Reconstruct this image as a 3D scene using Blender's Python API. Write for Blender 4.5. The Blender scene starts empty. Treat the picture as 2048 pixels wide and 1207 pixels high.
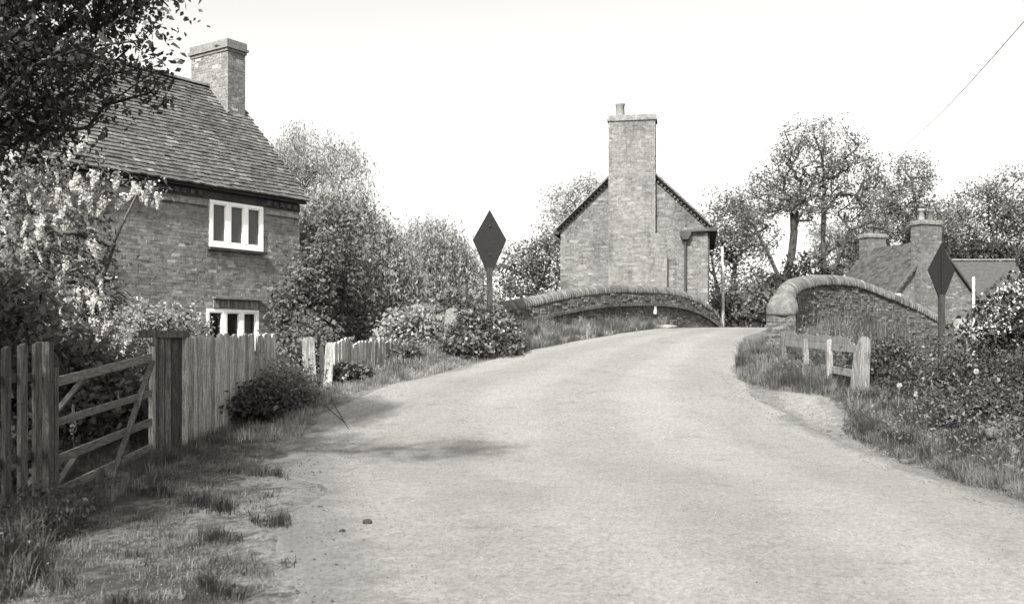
import bpy, math, random
import numpy as np
from mathutils import Vector, Matrix

random.seed(7)
rng = np.random.default_rng(7)
SC = bpy.context.scene
COL = SC.collection
PI = math.pi

# ------------------------------------------------------------------ camera
cam = bpy.data.cameras.new('camera')
cam.sensor_width = 36.0
cam.lens = 36.0 * 2000 / 2048
cam.shift_y = 86.5 / 2048
cam.clip_start = 0.1
cam.clip_end = 3000
cam.dof.use_dof = True
cam.dof.focus_distance = 17.0
cam.dof.aperture_fstop = 2.4
camo = bpy.data.objects.new('camera', cam)
camo.location = (0, 0, 1.55)
camo.rotation_euler = (PI / 2, 0, 0)
COL.objects.link(camo)
SC.camera = camo

# ------------------------------------------------------------------ sky, sun, exposure
SUN_EL, SUN_AZ = math.radians(44), math.atan2(-0.36, -0.933)
TO_SUN = Vector((math.sin(SUN_AZ) * math.cos(SUN_EL), math.cos(SUN_AZ) * math.cos(SUN_EL), math.sin(SUN_EL)))
w = bpy.data.worlds.new('World')
SC.world = w
w.use_nodes = True
nt = w.node_tree
nt.nodes.clear()
sky = nt.nodes.new('ShaderNodeTexSky')
sky.sky_type = 'NISHITA'
sky.sun_disc = False
sky.sun_elevation = SUN_EL
sky.sun_rotation = SUN_AZ
sky.dust_density = 3.0
bw = nt.nodes.new('ShaderNodeRGBToBW')          # monochrome print
tint = nt.nodes.new('ShaderNodeMix'); tint.data_type = 'RGBA'; tint.blend_type = 'MULTIPLY'
tint.inputs[0].default_value = 1.0
tint.inputs[7].default_value = (1.0, 0.99, 0.955, 1)
bg = nt.nodes.new('ShaderNodeBackground')
bg.inputs[1].default_value = 0.114
out = nt.nodes.new('ShaderNodeOutputWorld')
nt.links.new(sky.outputs[0], bw.inputs[0])
nt.links.new(bw.outputs[0], tint.inputs[6])
nt.links.new(tint.outputs[2], bg.inputs[0])
nt.links.new(bg.outputs[0], out.inputs[0])
sl = bpy.data.lights.new('sun', 'SUN')
sl.energy = 3.1
sl.angle = math.radians(1.2)
sl.color = (1.0, 0.985, 0.95)
so = bpy.data.objects.new('sun', sl)
so.rotation_euler = (-TO_SUN).to_track_quat('-Z', 'Y').to_euler()
so.location = (-20, -20, 30)
COL.objects.link(so)
SC.view_settings.view_transform = 'Standard'
SC.view_settings.look = 'None'
SC.view_settings.exposure = 1.78
SC.view_settings.gamma = 1.0
SC.view_settings.use_curve_mapping = False
SC.cycles.max_bounces = 6
SC.cycles.transparent_max_bounces = 8

# ------------------------------------------------------------------ materials
def grey(v):
    return (v, v * 0.985, v * 0.945, 1)

def N(nt, t, **kw):
    n = nt.nodes.new(t)
    for k, v in kw.items():
        setattr(n, k, v)
    return n

def math_node(nt, op, a, b=None, clamp=False):
    n = nt.nodes.new('ShaderNodeMath'); n.operation = op; n.use_clamp = clamp
    for i, s in enumerate((a, b)):
        if s is None: continue
        if isinstance(s, (int, float)): n.inputs[i].default_value = s
        else: nt.links.new(s, n.inputs[i])
    return n.outputs[0]

def noise(nt, vec, scale, detail=4, rough=0.55, stretch=None):
    if stretch:
        mp = N(nt, 'ShaderNodeMapping'); mp.inputs['Scale'].default_value = stretch
        nt.links.new(vec, mp.inputs[0]); vec = mp.outputs[0]
    n = N(nt, 'ShaderNodeTexNoise')
    n.inputs['Scale'].default_value = scale
    n.inputs['Detail'].default_value = detail
    n.inputs['Roughness'].default_value = rough
    nt.links.new(vec, n.inputs['Vector'])
    return n.outputs['Fac']

def ramp(nt, f, lo, hi, a, b):
    n = N(nt, 'ShaderNodeMapRange'); n.interpolation_type = 'SMOOTHSTEP'
    n.inputs[1].default_value = lo; n.inputs[2].default_value = hi
    n.inputs[3].default_value = a; n.inputs[4].default_value = b
    nt.links.new(f, n.inputs[0])
    return n.outputs[0]

def start(name):
    m = bpy.data.materials.new(name); m.use_nodes = True
    t = m.node_tree; t.nodes.clear()
    o = N(t, 'ShaderNodeOutputMaterial')
    p = N(t, 'ShaderNodeBsdfPrincipled')
    t.links.new(p.outputs[0], o.inputs[0])
    g = N(t, 'ShaderNodeNewGeometry')
    return m, t, p, g.outputs['Position'], o

def grey_out(t, fac, sock):
    """grey value socket -> warm grey colour"""
    c = N(t, 'ShaderNodeMix'); c.data_type = 'RGBA'; c.blend_type = 'MULTIPLY'
    c.inputs[0].default_value = 1.0
    c.inputs[7].default_value = (1, 0.985, 0.945, 1)
    t.links.new(fac, c.inputs[6]); t.links.new(c.outputs[2], sock)

def mat_tone(name, base, var=0.4, rough=0.85, nscale=8, namt=0.35, fine=60, famt=0.25, bump=0.3, stretch=None, spec=0.2, stain=0.0, bdist=0.01, streak=0.0):
    """grey material: base * per-face tone * noise, with fine relief"""
    m, t, p, pos, o = start(name)
    a = N(t, 'ShaderNodeAttribute'); a.attribute_name = 'tone'
    v = math_node(t, 'MULTIPLY_ADD', a.outputs['Fac'], 2 * var)
    v.node.inputs[2].default_value = 1 - var
    n1 = noise(t, pos, nscale, 4, 0.6, stretch)
    v = math_node(t, 'MULTIPLY', v, ramp(t, n1, 0.3, 0.7, 1 - namt, 1 + namt))
    n2 = noise(t, pos, fine, 3, 0.6, stretch)
    v = math_node(t, 'MULTIPLY', v, ramp(t, n2, 0.3, 0.7, 1 - famt, 1 + famt))
    if stain:
        n3 = noise(t, pos, 0.9, 5, 0.65)
        v = math_node(t, 'MULTIPLY', v, ramp(t, n3, 0.42, 0.68, 1.0, 1 - stain))
    if streak:
        n4 = noise(t, pos, 1.0, 5, 0.7, (3.2, 3.2, 0.35))
        v = math_node(t, 'MULTIPLY', v, ramp(t, n4, 0.48, 0.72, 1.0, 1 - streak))
    v = math_node(t, 'MULTIPLY', v, base)
    grey_out(t, v, p.inputs['Base Color'])
    p.inputs['Roughness'].default_value = rough
    p.inputs['Specular IOR Level'].default_value = spec
    if bump:
        b = N(t, 'ShaderNodeBump'); b.inputs['Strength'].default_value = bump; b.inputs['Distance'].default_value = bdist
        t.links.new(n2, b.inputs['Height']); t.links.new(b.outputs[0], p.inputs['Normal'])
    return m

def mat_leaf(name, base, var=0.5, transl=0.35, spec=0.3, rough=0.5):
    m, t, p, pos, o = start(name)
    a = N(t, 'ShaderNodeAttribute'); a.attribute_name = 'tone'
    v = math_node(t, 'MULTIPLY_ADD', a.outputs['Fac'], 2 * var); v.node.inputs[2].default_value = 1 - var
    v = math_node(t, 'MULTIPLY', v, base)
    grey_out(t, v, p.inputs['Base Color'])
    p.inputs['Roughness'].default_value = rough
    p.inputs['Specular IOR Level'].default_value = spec
    tr = N(t, 'ShaderNodeBsdfTranslucent')
    v2 = math_node(t, 'MULTIPLY', v, 1.2)
    grey_out(t, v2, tr.inputs[0])
    mx = N(t, 'ShaderNodeMixShader'); mx.inputs[0].default_value = transl
    t.links.new(p.outputs[0], mx.inputs[1]); t.links.new(tr.outputs[0], mx.inputs[2])
    t.links.new(mx.outputs[0], o.inputs[0])
    return m

M = {}
M['brick_cottage'] = mat_tone('brick_cottage', 0.195, 0.32, 0.9, 12, 0.22, 90, 0.3, 0.5, stain=0.3, streak=0.3)
M['mortar_cottage'] = mat_tone('mortar_cottage', 0.34, 0.0, 0.95, 6, 0.2, 120, 0.2, 0.4, stain=0.2)
M['brick_pale'] = mat_tone('brick_pale', 0.125, 0.32, 0.9, 10, 0.2, 80, 0.25, 0.4, stain=0.35, streak=0.4)
M['mortar_pale'] = mat_tone('mortar_pale', 0.18, 0.0, 0.95, 6, 0.2, 120, 0.2, 0.3, stain=0.2)
M['brick_bridge'] = mat_tone('brick_bridge', 0.13, 0.42, 0.95, 14, 0.45, 70, 0.5, 0.9, stain=0.4, bdist=0.02)
M['mortar_bridge'] = mat_tone('mortar_bridge', 0.075, 0.0, 0.95, 8, 0.4, 60, 0.5, 0.9, bdist=0.02)
M['coping'] = mat_tone('coping', 0.12, 0.22, 0.8, 9, 0.3, 60, 0.3, 0.6, stain=0.35)
M['stone'] = mat_tone('stone', 0.15, 0.2, 0.9, 6, 0.25, 50, 0.3, 0.8, bdist=0.02)
M['stone_dark'] = mat_tone('stone_dark', 0.07, 0.2, 0.9, 6, 0.35, 50, 0.4, 0.8, bdist=0.02)
M['tile'] = mat_tone('tile', 0.1, 0.75, 0.75, 10, 0.3, 60, 0.3, 0.4, stain=0.3)
M['tile_dark'] = mat_tone('tile_dark', 0.05, 0.4, 0.8, 10, 0.25, 60, 0.3, 0.3)
M['wood_old'] = mat_tone('wood_old', 0.27, 0.3, 0.9, 5, 0.45, 30, 0.5, 0.7, stretch=(9, 9, 0.8))
M['wood_dark'] = mat_tone('wood_dark', 0.075, 0.5, 0.9, 5, 0.45, 30, 0.5, 0.7, stretch=(9, 9, 0.8))
M['wood_rail'] = mat_tone('wood_rail', 0.12, 0.4, 0.9, 5, 0.4, 30, 0.5, 0.7, stretch=(6, 1.0, 9))
M['wood_mid'] = mat_tone('wood_mid', 0.16, 0.45, 0.9, 5, 0.45, 30, 0.5, 0.7, stretch=(9, 9, 0.8))
M['wood_pale'] = mat_tone('wood_pale', 0.2, 0.35, 0.9, 5, 0.4, 30, 0.5, 0.7, stretch=(9, 9, 0.8))
M['paint_white'] = mat_tone('paint_white', 0.82, 0.04, 0.45, 4, 0.04, 60, 0.04, 0.1, spec=0.4)
M['black_iron'] = mat_tone('black_iron', 0.03, 0.3, 0.6, 6, 0.3, 60, 0.3, 0.2, spec=0.3)
M['sign_board'] = mat_tone('sign_board', 0.011, 0.15, 0.75, 5, 0.25, 30, 0.35, 0.3, stretch=(1, 1, 8))
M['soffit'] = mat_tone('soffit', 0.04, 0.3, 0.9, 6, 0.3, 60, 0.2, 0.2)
M['pot'] = mat_tone('pot', 0.17, 0.1, 0.8, 6, 0.2, 40, 0.2, 0.3)
M['plaster'] = mat_tone('plaster', 0.75, 0.05, 0.8, 4, 0.06, 60, 0.06, 0.2)
M['bark'] = mat_tone('bark', 0.085, 0.3, 0.95, 6, 0.35, 30, 0.45, 0.9, stretch=(4, 4, 0.7), bdist=0.03)
M['bark_dark'] = mat_tone('bark_dark', 0.05, 0.3, 0.95, 6, 0.35, 30, 0.45, 0.9, stretch=(4, 4, 0.7), bdist=0.03)
M['curtain'] = mat_tone('curtain', 0.45, 0.1, 0.9, 4, 0.2, 20, 0.2, 0.1, stretch=(12, 12, 0.5))
M['room'] = mat_tone('room', 0.02, 0, 1, 4, 0.1, 20, 0.1, 0)
M['room_sheen'] = mat_tone('room_sheen', 0.30, 0, 1, 4, 0.15, 20, 0.1, 0)  # backing board made paler to paint in the upper panes' reflection
M['stem'] = mat_tone('stem', 0.12, 0.3, 0.9, 6, 0.3, 40, 0.2, 0.2)
M['leaf_dark'] = mat_leaf('leaf_dark', 0.04, 0.55, 0.3)
M['leaf_mid'] = mat_leaf('leaf_mid', 0.125, 0.5, 0.35)
M['leaf_light'] = mat_leaf('leaf_light', 0.25, 0.45, 0.4)
M['leaf_willow'] = mat_leaf('leaf_willow', 0.235, 0.5, 0.4)
M['leaf_bramble'] = mat_leaf('leaf_bramble', 0.095, 0.6, 0.25, 0.5, 0.35)
M['leaf_bramble_dark'] = mat_leaf('leaf_bramble_dark', 0.05, 0.7, 0.25, 0.4, 0.45)
M['leaf_near'] = mat_leaf('leaf_near', 0.06, 0.6, 0.35, 0.4, 0.45)
M['blossom'] = mat_leaf('blossom', 0.6, 0.2, 0.4, 0.1, 0.8)
M['grass'] = mat_leaf('grass', 0.11, 0.6, 0.35, 0.3)
M['grass_pale'] = mat_leaf('grass_pale', 0.2, 0.5, 0.4, 0.3)

def mat_glass():
    m, t, p, pos, o = start('window_glass')
    p.inputs['Base Color'].default_value = grey(0.02)
    p.inputs['Roughness'].default_value = 0.05
    p.inputs['Alpha'].default_value = 0.35
    p.inputs['Specular IOR Level'].default_value = 0.5
    return m
M['glass'] = mat_glass()
M['glass_painted_sheen'] = M['glass'].copy(); M['glass_painted_sheen'].name = 'window_glass_painted_sheen'  # greyer, less clear: sky reflection of the upper panes painted into the colour
for n_ in M['glass_painted_sheen'].node_tree.nodes:
    if n_.type == 'BSDF_PRINCIPLED': n_.inputs['Base Color'].default_value = grey(.09); n_.inputs['Alpha'].default_value = .55; n_.inputs['Roughness'].default_value = .12

def mat_road():
    m, t, p, pos, o = start('road_chippings')
    n1 = noise(t, pos, 0.55, 5, 0.6)
    n2 = noise(t, pos, 2.3, 6, 0.72)
    n3 = noise(t, pos, 26, 4, 0.75)
    n4 = noise(t, pos, 110, 2, 0.7)
    v = ramp(t, n1, 0.3, 0.7, 0.97, 1.03)
    v = math_node(t, 'MULTIPLY', v, ramp(t, n2, 0.32, 0.62, 0.93, 1.03))
    v = math_node(t, 'MULTIPLY', v, ramp(t, n3, 0.3, 0.7, 0.72, 1.22))
    v = math_node(t, 'MULTIPLY', v, ramp(t, n4, 0.3, 0.7, 0.7, 1.25))
    # scuffed darker marks, dragged along the lane
    n5 = noise(t, pos, 1.0, 5, 0.7, (1.2, 0.8, 1))
    v = math_node(t, 'MULTIPLY', v, ramp(t, n5, 0.64, 0.74, 1.0, 0.68))
    a = N(t, 'ShaderNodeAttribute'); a.attribute_name = 'edge'
    e = math_node(t, 'ADD', a.outputs['Fac'], math_node(t, 'MULTIPLY', math_node(t, 'SUBTRACT', n2, 0.5), 1.6))
    v = math_node(t, 'MULTIPLY', v, ramp(t, e, 0.35, 0.95, 1.0, 0.62))
    lt_ = N(t, 'ShaderNodeAttribute'); lt_.attribute_name = 'lat'
    lw = math_node(t, 'ADD', lt_.outputs['Fac'], math_node(t, 'MULTIPLY', math_node(t, 'SUBTRACT', n1, 0.5), 0.10))
    wv = math_node(t, 'SINE', math_node(t, 'MULTIPLY', lw, 19.5))
    v = math_node(t, 'MULTIPLY', v, ramp(t, wv, -0.6, 0.9, 0.93, 1.06))
    n6 = noise(t, pos, 1.25, 7, 0.78, (1.0, 1.5, 1))
    v = math_node(t, 'MULTIPLY', v, ramp(t, n6, 0.575, 0.64, 1.0, 0.78))
    n8 = noise(t, pos, 11, 3, 0.8)
    v = math_node(t, 'MULTIPLY', v, ramp(t, n8, 0.32, 0.66, 0.9, 1.06))
    n7 = noise(t, pos, 0.42, 4, 0.6)
    v = math_node(t, 'MULTIPLY', v, ramp(t, n7, 0.35, 0.65, 0.96, 1.04))
    v = math_node(t, 'MULTIPLY', v, 0.178)
    grey_out(t, v, p.inputs['Base Color'])
    p.inputs['Roughness'].default_value = 0.9
    p.inputs['Specular IOR Level'].default_value = 0.25
    b = N(t, 'ShaderNodeBump'); b.inputs['Strength'].default_value = 0.8; b.inputs['Distance'].default_value = 0.012
    t.links.new(n3, b.inputs['Height'])
    b2 = N(t, 'ShaderNodeBump'); b2.inputs['Strength'].default_value = 0.7; b2.inputs['Distance'].default_value = 0.006
    t.links.new(n4, b2.inputs['Height']); t.links.new(b.outputs[0], b2.inputs['Normal'])
    t.links.new(b2.outputs[0], p.inputs['Normal'])
    return m
M['road'] = mat_road()

def mat_ground():
    m, t, p, pos, o = start('earth_and_turf')
    a = N(t, 'ShaderNodeAttribute'); a.attribute_name = 'dirt'
    n1 = noise(t, pos, 1.3, 6, 0.7)
    n2 = noise(t, pos, 9, 5, 0.75)
    n3 = noise(t, pos, 70, 3, 0.7)
    d = math_node(t, 'ADD', a.outputs['Fac'], math_node(t, 'MULTIPLY', math_node(t, 'SUBTRACT', n1, 0.5), 1.5))
    d = math_node(t, 'ADD', d, math_node(t, 'MULTIPLY', math_node(t, 'SUBTRACT', n2, 0.5), 1.1))
    v = ramp(t, d, 0.25, 0.8, 0.04, 0.135)
    v = math_node(t, 'MULTIPLY', v, ramp(t, d, 1.0, 1.5, 1.0, 1.3))
    v = math_node(t, 'MULTIPLY', v, ramp(t, n3, 0.3, 0.7, 0.6, 1.35))
    v = math_node(t, 'MULTIPLY', v, ramp(t, n2, 0.3, 0.7, 0.8, 1.2))
    grey_out(t, v, p.inputs['Base Color'])
    p.inputs['Roughness'].default_value = 0.95
    p.inputs['Specular IOR Level'].default_value = 0.1
    b = N(t, 'ShaderNodeBump'); b.inputs['Strength'].default_value = 1.0; b.inputs['Distance'].default_value = 0.04
    t.links.new(n2, b.inputs['Height'])
    b2 = N(t, 'ShaderNodeBump'); b2.inputs['Strength'].default_value = 0.8; b2.inputs['Distance'].default_value = 0.01
    t.links.new(n3, b2.inputs['Height']); t.links.new(b.outputs[0], b2.inputs['Normal'])
    t.links.new(b2.outputs[0], p.inputs['Normal'])
    return m
M['ground'] = mat_ground()

# ------------------------------------------------------------------ mesh helpers
def tag(o, label=None, cat=None, group=None, kind=None):
    if label: o['label'] = label
    if cat: o['category'] = cat
    if group: o['group'] = group
    if kind: o['kind'] = kind
    return o

def empty(name, loc=(0, 0, 0), label=None, cat=None, group=None):
    o = bpy.data.objects.new(name, None)
    o.empty_display_size = 0.2
    COL.objects.link(o)
    o.location = loc
    return tag(o, label, cat, group)

def link(name, me, parent=None):
    """link mesh data as an object; mesh coordinates are world ones, so a child undoes its parents' shift"""
    o = bpy.data.objects.new(name, me)
    COL.objects.link(o)
    if parent is not None:
        o.parent = parent
        off = Vector((0, 0, 0)); q = parent
        while q is not None:
            off += q.location; q = q.parent
        o.location = -off
    return o

def np_mesh(name, V, F, mat, tone=None, smooth=False, attrs=None):
    """V (n,3); F (m,k) one polygon size"""
    V = np.asarray(V, np.float32); F = np.asarray(F, np.int32)
    me = bpy.data.meshes.new(name)
    k = F.shape[1]; m = F.shape[0]
    me.vertices.add(len(V)); me.vertices.foreach_set('co', V.ravel())
    me.loops.add(m * k); me.loops.foreach_set('vertex_index', F.ravel())
    me.polygons.add(m)
    me.polygons.foreach_set('loop_start', np.arange(0, m * k, k, dtype=np.int32))
    me.update(calc_edges=True)
    a = me.attributes.new('tone', 'FLOAT', 'FACE')
    a.data.foreach_set('value', np.full(m, 0.5, np.float32) if tone is None else np.asarray(tone, np.float32))
    for nm, val in (attrs or {}).items():
        b = me.attributes.new(nm, 'FLOAT', 'POINT'); b.data.foreach_set('value', np.asarray(val, np.float32))
    if smooth:
        me.polygons.foreach_set('use_smooth', np.ones(m, bool))
    me.materials.append(mat)
    return me

class MB:
    """collects polygons of mixed size for one mesh object"""
    def __init__(s): s.v = []; s.f = []; s.t = []
    def poly(s, pts, faces, tone=0.5):
        b = len(s.v)
        s.v += [tuple(p) for p in pts]
        s.f += [tuple(b + i for i in f) for f in faces]
        s.t += [tone] * len(faces)
        return s
    def box(s, c, ax, ay, az, sx, sy, sz, tone=0.5):
        c, ax, ay, az = Vector(c), Vector(ax), Vector(ay), Vector(az)
        P = [c + ax * (sx / 2 * i) + ay * (sy / 2 * j) + az * (sz / 2 * k) for k in (-1, 1) for j in (-1, 1) for i in (-1, 1)]
        return s.poly(P, [(0, 2, 3, 1), (4, 5, 7, 6), (0, 1, 5, 4), (2, 6, 7, 3), (0, 4, 6, 2), (1, 3, 7, 5)], tone)
    def bar(s, a, b, w, h, up=(0, 0, 1), tone=0.5):
        a, b = Vector(a), Vector(b)
        d = (b - a); L = d.length; d /= L
        side = d.cross(Vector(up)).normalized(); u = side.cross(d)
        return s.box((a + b) / 2, d, side, u, L, w, h, tone)
    def tube(s, pts, rad, n=8, tone=0.5, caps=True):
        pts = [Vector(p) for p in pts]
        if isinstance(rad, (int, float)): rad = [rad] * len(pts)
        rings = []; b = len(s.v)
        ref = None
        for i, p in enumerate(pts):
            d = (pts[min(i + 1, len(pts) - 1)] - pts[max(i - 1, 0)]).normalized()
            if ref is None: ref = d.orthogonal().normalized()
            ref = (ref - d * ref.dot(d)).normalized()
            e2 = d.cross(ref)
            for k in range(n):
                a = 2 * PI * k / n
                s.v.append(tuple(p + (ref * math.cos(a) + e2 * math.sin(a)) * rad[i]))
        for i in range(len(pts) - 1):
            for k in range(n):
                s.f.append((b + i * n + k, b + i * n + (k + 1) % n, b + (i + 1) * n + (k + 1) % n, b + (i + 1) * n + k)); s.t.append(tone)
        if caps:
            s.f.append(tuple(b + k for k in reversed(range(n)))); s.f.append(tuple(b + (len(pts) - 1) * n + k for k in range(n))); s.t += [tone, tone]
        return s
    def prism(s, prof, origin, ax, az, ay, thick, tone=0.5):
        """profile in (ax,az), extruded along ay by thick (centred)"""
        o, ax, az, ay = Vector(origin), Vector(ax), Vector(az), Vector(ay)
        n = len(prof)
        P = [o + ax * u + az * v + ay * (sg * thick / 2) for sg in (-1, 1) for u, v in prof]
        F = [tuple(range(n)), tuple(reversed(range(n, 2 * n)))] + [(i, i + n, (i + 1) % n + n, (i + 1) % n) for i in range(n)]
        return s.poly(P, F, tone)
    def mesh(s, name, mat, smooth=False):
        me = bpy.data.meshes.new(name)
        me.from_pydata(s.v, [], s.f)
        a = me.attributes.new('tone', 'FLOAT', 'FACE'); a.data.foreach_set('value', np.asarray(s.t, np.float32))
        if smooth: me.polygons.foreach_set('use_smooth', np.ones(len(me.polygons), bool))
        me.materials.append(mat)
        me.update()
        return me
    def build(s, name, mat, parent=None, smooth=False):
        return link(name, s.mesh(name, mat, smooth), parent)

# unit-piece sharing: a handful of tone variants of one mesh
class Pieces:
    def __init__(s, name, proto, mat, nvar=7, smooth=False):
        s.name = name; s.ms = []
        for i in range(nvar):
            b = MB(); b.v = list(proto.v); b.f = list(proto.f); b.t = [(i + 0.5) / nvar] * len(b.f)
            s.ms.append(b.mesh(name, mat, smooth))
    def put(s, mtx, parent, tone=None):
        i = random.randrange(len(s.ms)) if tone is None else min(len(s.ms) - 1, int(tone * len(s.ms)))
        o = bpy.data.objects.new(s.name, s.ms[i]); COL.objects.link(o)
        o.parent = parent
        off = Vector((0, 0, 0)); q = parent
        while q is not None:
            off += q.location; q = q.parent
        o.matrix_basis = Matrix.Translation(-off) @ mtx
        return o

def frame_mtx(c, ax, ay, az):
    m = Matrix((ax, ay, az)).transposed().to_4x4()
    m.translation = c
    return m

# ------------------------------------------------------------------ ground shape
SK = [-50, 13, 15, 17.4, 18.7, 20.9, 22.65, 26, 29, 30, 33, 38, 45, 80]
ZK = [0, 0, .13, .5, .75, 1.0, 1.3, 1.78, 2.03, 2.04, 1.75, .9, .4, .3]
_xs = np.linspace(-50, 80, 2601); _zs = np.interp(_xs, SK, ZK)
_k = np.hanning(41); _k /= _k.sum(); _zs = np.convolve(np.pad(_zs, 20, mode='edge'), _k, 'valid')
LEFT = np.array([(-1.0, -30), (-1.0, -2), (-1.0, 4), (-1.15, 6.0), (-1.64, 7.95), (-2.45, 11.48), (-3.1, 14.6), (-3.3, 16.6), (-3.25, 17.8), (-3.0, 18.54), (-2.19, 19.57), (-1.32, 21.1), (-0.27, 22.6), (0.91, 23.88), (1.94, 25.0), (3.78, 27.42), (5.6, 29.8), (8.6, 33.8), (13.4, 40.2)])
RIGHT = np.array([(4.8, -30), (4.85, -2), (4.9, 8), (4.93, 9.63), (4.95, 11.27), (4.9, 13.06), (4.7, 14.38), (4.4, 15.7), (4.2, 17.14), (4.3, 18.72), (4.88, 21.28), (6.2, 26.07), (8.4, 29), (11.4, 33), (16.2, 39.4)])

def sdist(P, x, y):
    """signed distance to a polyline; positive on its left side"""
    x = np.asarray(x, float); y = np.asarray(y, float)
    best = np.full(x.shape, 1e9); sg = np.ones(x.shape)
    for (ax, ay), (bx, by) in zip(P[:-1], P[1:]):
        dx, dy = bx - ax, by - ay; L2 = dx * dx + dy * dy
        t = np.clip(((x - ax) * dx + (y - ay) * dy) / L2, 0, 1)
        ex, ey = x - (ax + t * dx), y - (ay + t * dy)
        d = np.hypot(ex, ey)
        c = dx * ey - dy * ex
        u = d < best - 1e-6
        best = np.where(u, d, best); sg = np.where(u, np.where(c >= 0, 1, -1), sg)
    return best * sg

def sst(a, b, x):
    t = np.clip((x - a) / (b - a), 0, 1); return t * t * (3 - 2 * t)

def hgt(x, y):
    x = np.asarray(x, float); y = np.asarray(y, float)
    s = y + .2 * np.clip(x, -8, 14)
    R = np.interp(s, _xs, _zs)
    dl = sdist(LEFT, x, y); dr = -sdist(RIGHT, x, y)
    z = R.copy()
    near = 1 - sst(11, 16, y)
    L = np.clip(dl, 0, None); Rr = np.clip(dr, 0, None)
    z -= 0.07 * np.minimum(L, 4) * near
    m = sst(2.0, 5.5, L) * (1 - near)
    z = z * (1 - m) + 0.3 * m
    z += 0.30 * sst(0.1, 1.3, L) * (1 - sst(1.3, 3, L)) * sst(20, 23, y) * (1 - sst(26, 30, y))
    z += 0.30 * (1 - .7 * np.exp(-((y - 17.3) / 2.6) ** 2)) * sst(0.25, 1.8, Rr) * sst(7, 10, y) * (1 - sst(9, 16, Rr))
    m2 = sst(1.2, 4.6, Rr) * sst(17.5, 22, y)
    z = z * (1 - m2) + 0.75 * m2
    # lane cross-fall: slightly crowned
    inside = np.clip(np.minimum(-dl, -dr), 0, 2)
    z += 0.02 * sst(0, 2, inside)
    # rough turf
    z += np.where((dl > 0.15) | (dr > 0.15), 0.025 * (np.sin(x * 3.1 + y * 1.7) * np.sin(y * 2.3 - x * 1.1) + 0.6 * np.sin(x * 7.3 + 1.3) * np.sin(y * 6.1 + x)), 0)
    return z

def H(x, y):
    return float(hgt(np.array([x]), np.array([y]))[0])

def axis(lo, hi, step, far, grow=1.16):
    a = list(np.arange(lo, hi + 1e-6, step))
    d = step; v = a[-1]
    while v < far: d *= grow; v += d; a.append(v)
    d = step; v = a[0]; pre = []
    while v > -far: d *= grow; v -= d; pre.append(v)
    return np.array(pre[::-1] + a)

gx = axis(-14, 20, 0.22, 900); gy = axis(2, 42, 0.22, 1200)
X, Y = np.meshgrid(gx, gy)
Z = hgt(X.ravel(), Y.ravel())
DL, DR = sdist(LEFT, X.ravel(), Y.ravel()), -sdist(RIGHT, X.ravel(), Y.ravel())
inside = (DL < -0.3) & (DR < -0.3)
Zg = np.where(inside, Z - 0.06, Z)
xx, yy = X.ravel(), Y.ravel()
dirt = np.clip(1.0 - np.maximum(DL, DR) / 1.5, 0, 1) * 0.75
dirt = np.maximum(dirt, np.where(DL > 0, 0.62 * np.exp(-((xx + 2.9) / 1.1) ** 2 - ((yy - 9.5) / 4.0) ** 2), 0))
dirt = np.maximum(dirt, 2.0 * np.exp(-((xx - 4.85) / 0.42) ** 2 - ((yy - 16.6) / 1.8) ** 2))
nx, ny = len(gx), len(gy)
ii = np.arange((ny - 1) * (nx - 1)); r, c = ii // (nx - 1), ii % (nx - 1)
F = np.stack([r * nx + c, r * nx + c + 1, (r + 1) * nx + c + 1, (r + 1) * nx + c], 1)
g = link('ground', np_mesh('ground', np.stack([xx, yy, Zg], 1), F, M['ground'], smooth=True, attrs={'dirt': dirt}))
tag(g, 'uneven earth and rough turf on both sides of the lane', 'ground', kind='structure')

# lane: strips between its two edges
def resample(P, n):
    P = np.asarray(P, float); d = np.r_[0, np.cumsum(np.hypot(*np.diff(P[:, :2], axis=0).T))]
    t = np.linspace(0, d[-1], n)
    return np.stack([np.interp(t, d, P[:, i]) for i in range(P.shape[1])], 1)

def smooth_poly(P, it=2):
    P = np.asarray(P, float)
    for _ in range(it):
        Q = [P[0]]
        for a, b in zip(P[:-1], P[1:]): Q += [a * .75 + b * .25, a * .25 + b * .75]
        Q.append(P[-1]); P = np.array(Q)
    return P

nL, nS = 620, 30
le = resample(smooth_poly(LEFT[1:]), nL); re_ = resample(smooth_poly(RIGHT[1:]), nL)
def wob(n, amp):
    a = rng.normal(size=n + 60); k1 = np.hanning(19); k2 = np.hanning(51)
    return amp * ((np.convolve(a, k1 / k1.sum(), 'same') + 2.2 * np.convolve(a, k2 / k2.sum(), 'same'))[30:30 + n])
le[:, 0] += wob(nL, 0.30); re_[:, 0] += wob(nL, 0.12)
tt = np.linspace(0, 1, nS) ; tt = 0.5 - 0.5 * np.cos(PI * tt) * (0.55 + 0.45 * np.abs(np.cos(PI * tt)))
PV = le[:, None, :] * (1 - tt)[None, :, None] + re_[:, None, :] * tt[None, :, None]
pz = hgt(PV[..., 0].ravel(), PV[..., 1].ravel()).reshape(nL, nS) + 0.012
pz[:, 0] -= 0.025; pz[:, -1] -= 0.025
V = np.dstack([PV, pz]).reshape(-1, 3)
ii = np.arange((nL - 1) * (nS - 1)); r, c = ii // (nS - 1), ii % (nS - 1)
F = np.stack([r * nS + c, r * nS + c + 1, (r + 1) * nS + c + 1, (r + 1) * nS + c], 1)
dl = -sdist(LEFT, V[:, 0], V[:, 1]); drr = sdist(RIGHT, V[:, 0], V[:, 1])
edge = np.clip(1 - np.minimum(dl / 1.3, drr / 0.5), 0, 1) * np.where(V[:, 1] > 16, .35, 1)
rd = link('road', np_mesh('road', V, F, M['road'], smooth=True, attrs={'edge': edge, 'lat': np.tile(tt, nL)}))
tag(rd, 'pale worn lane surface climbing and bending over the bridge', 'road', kind='structure')

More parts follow.
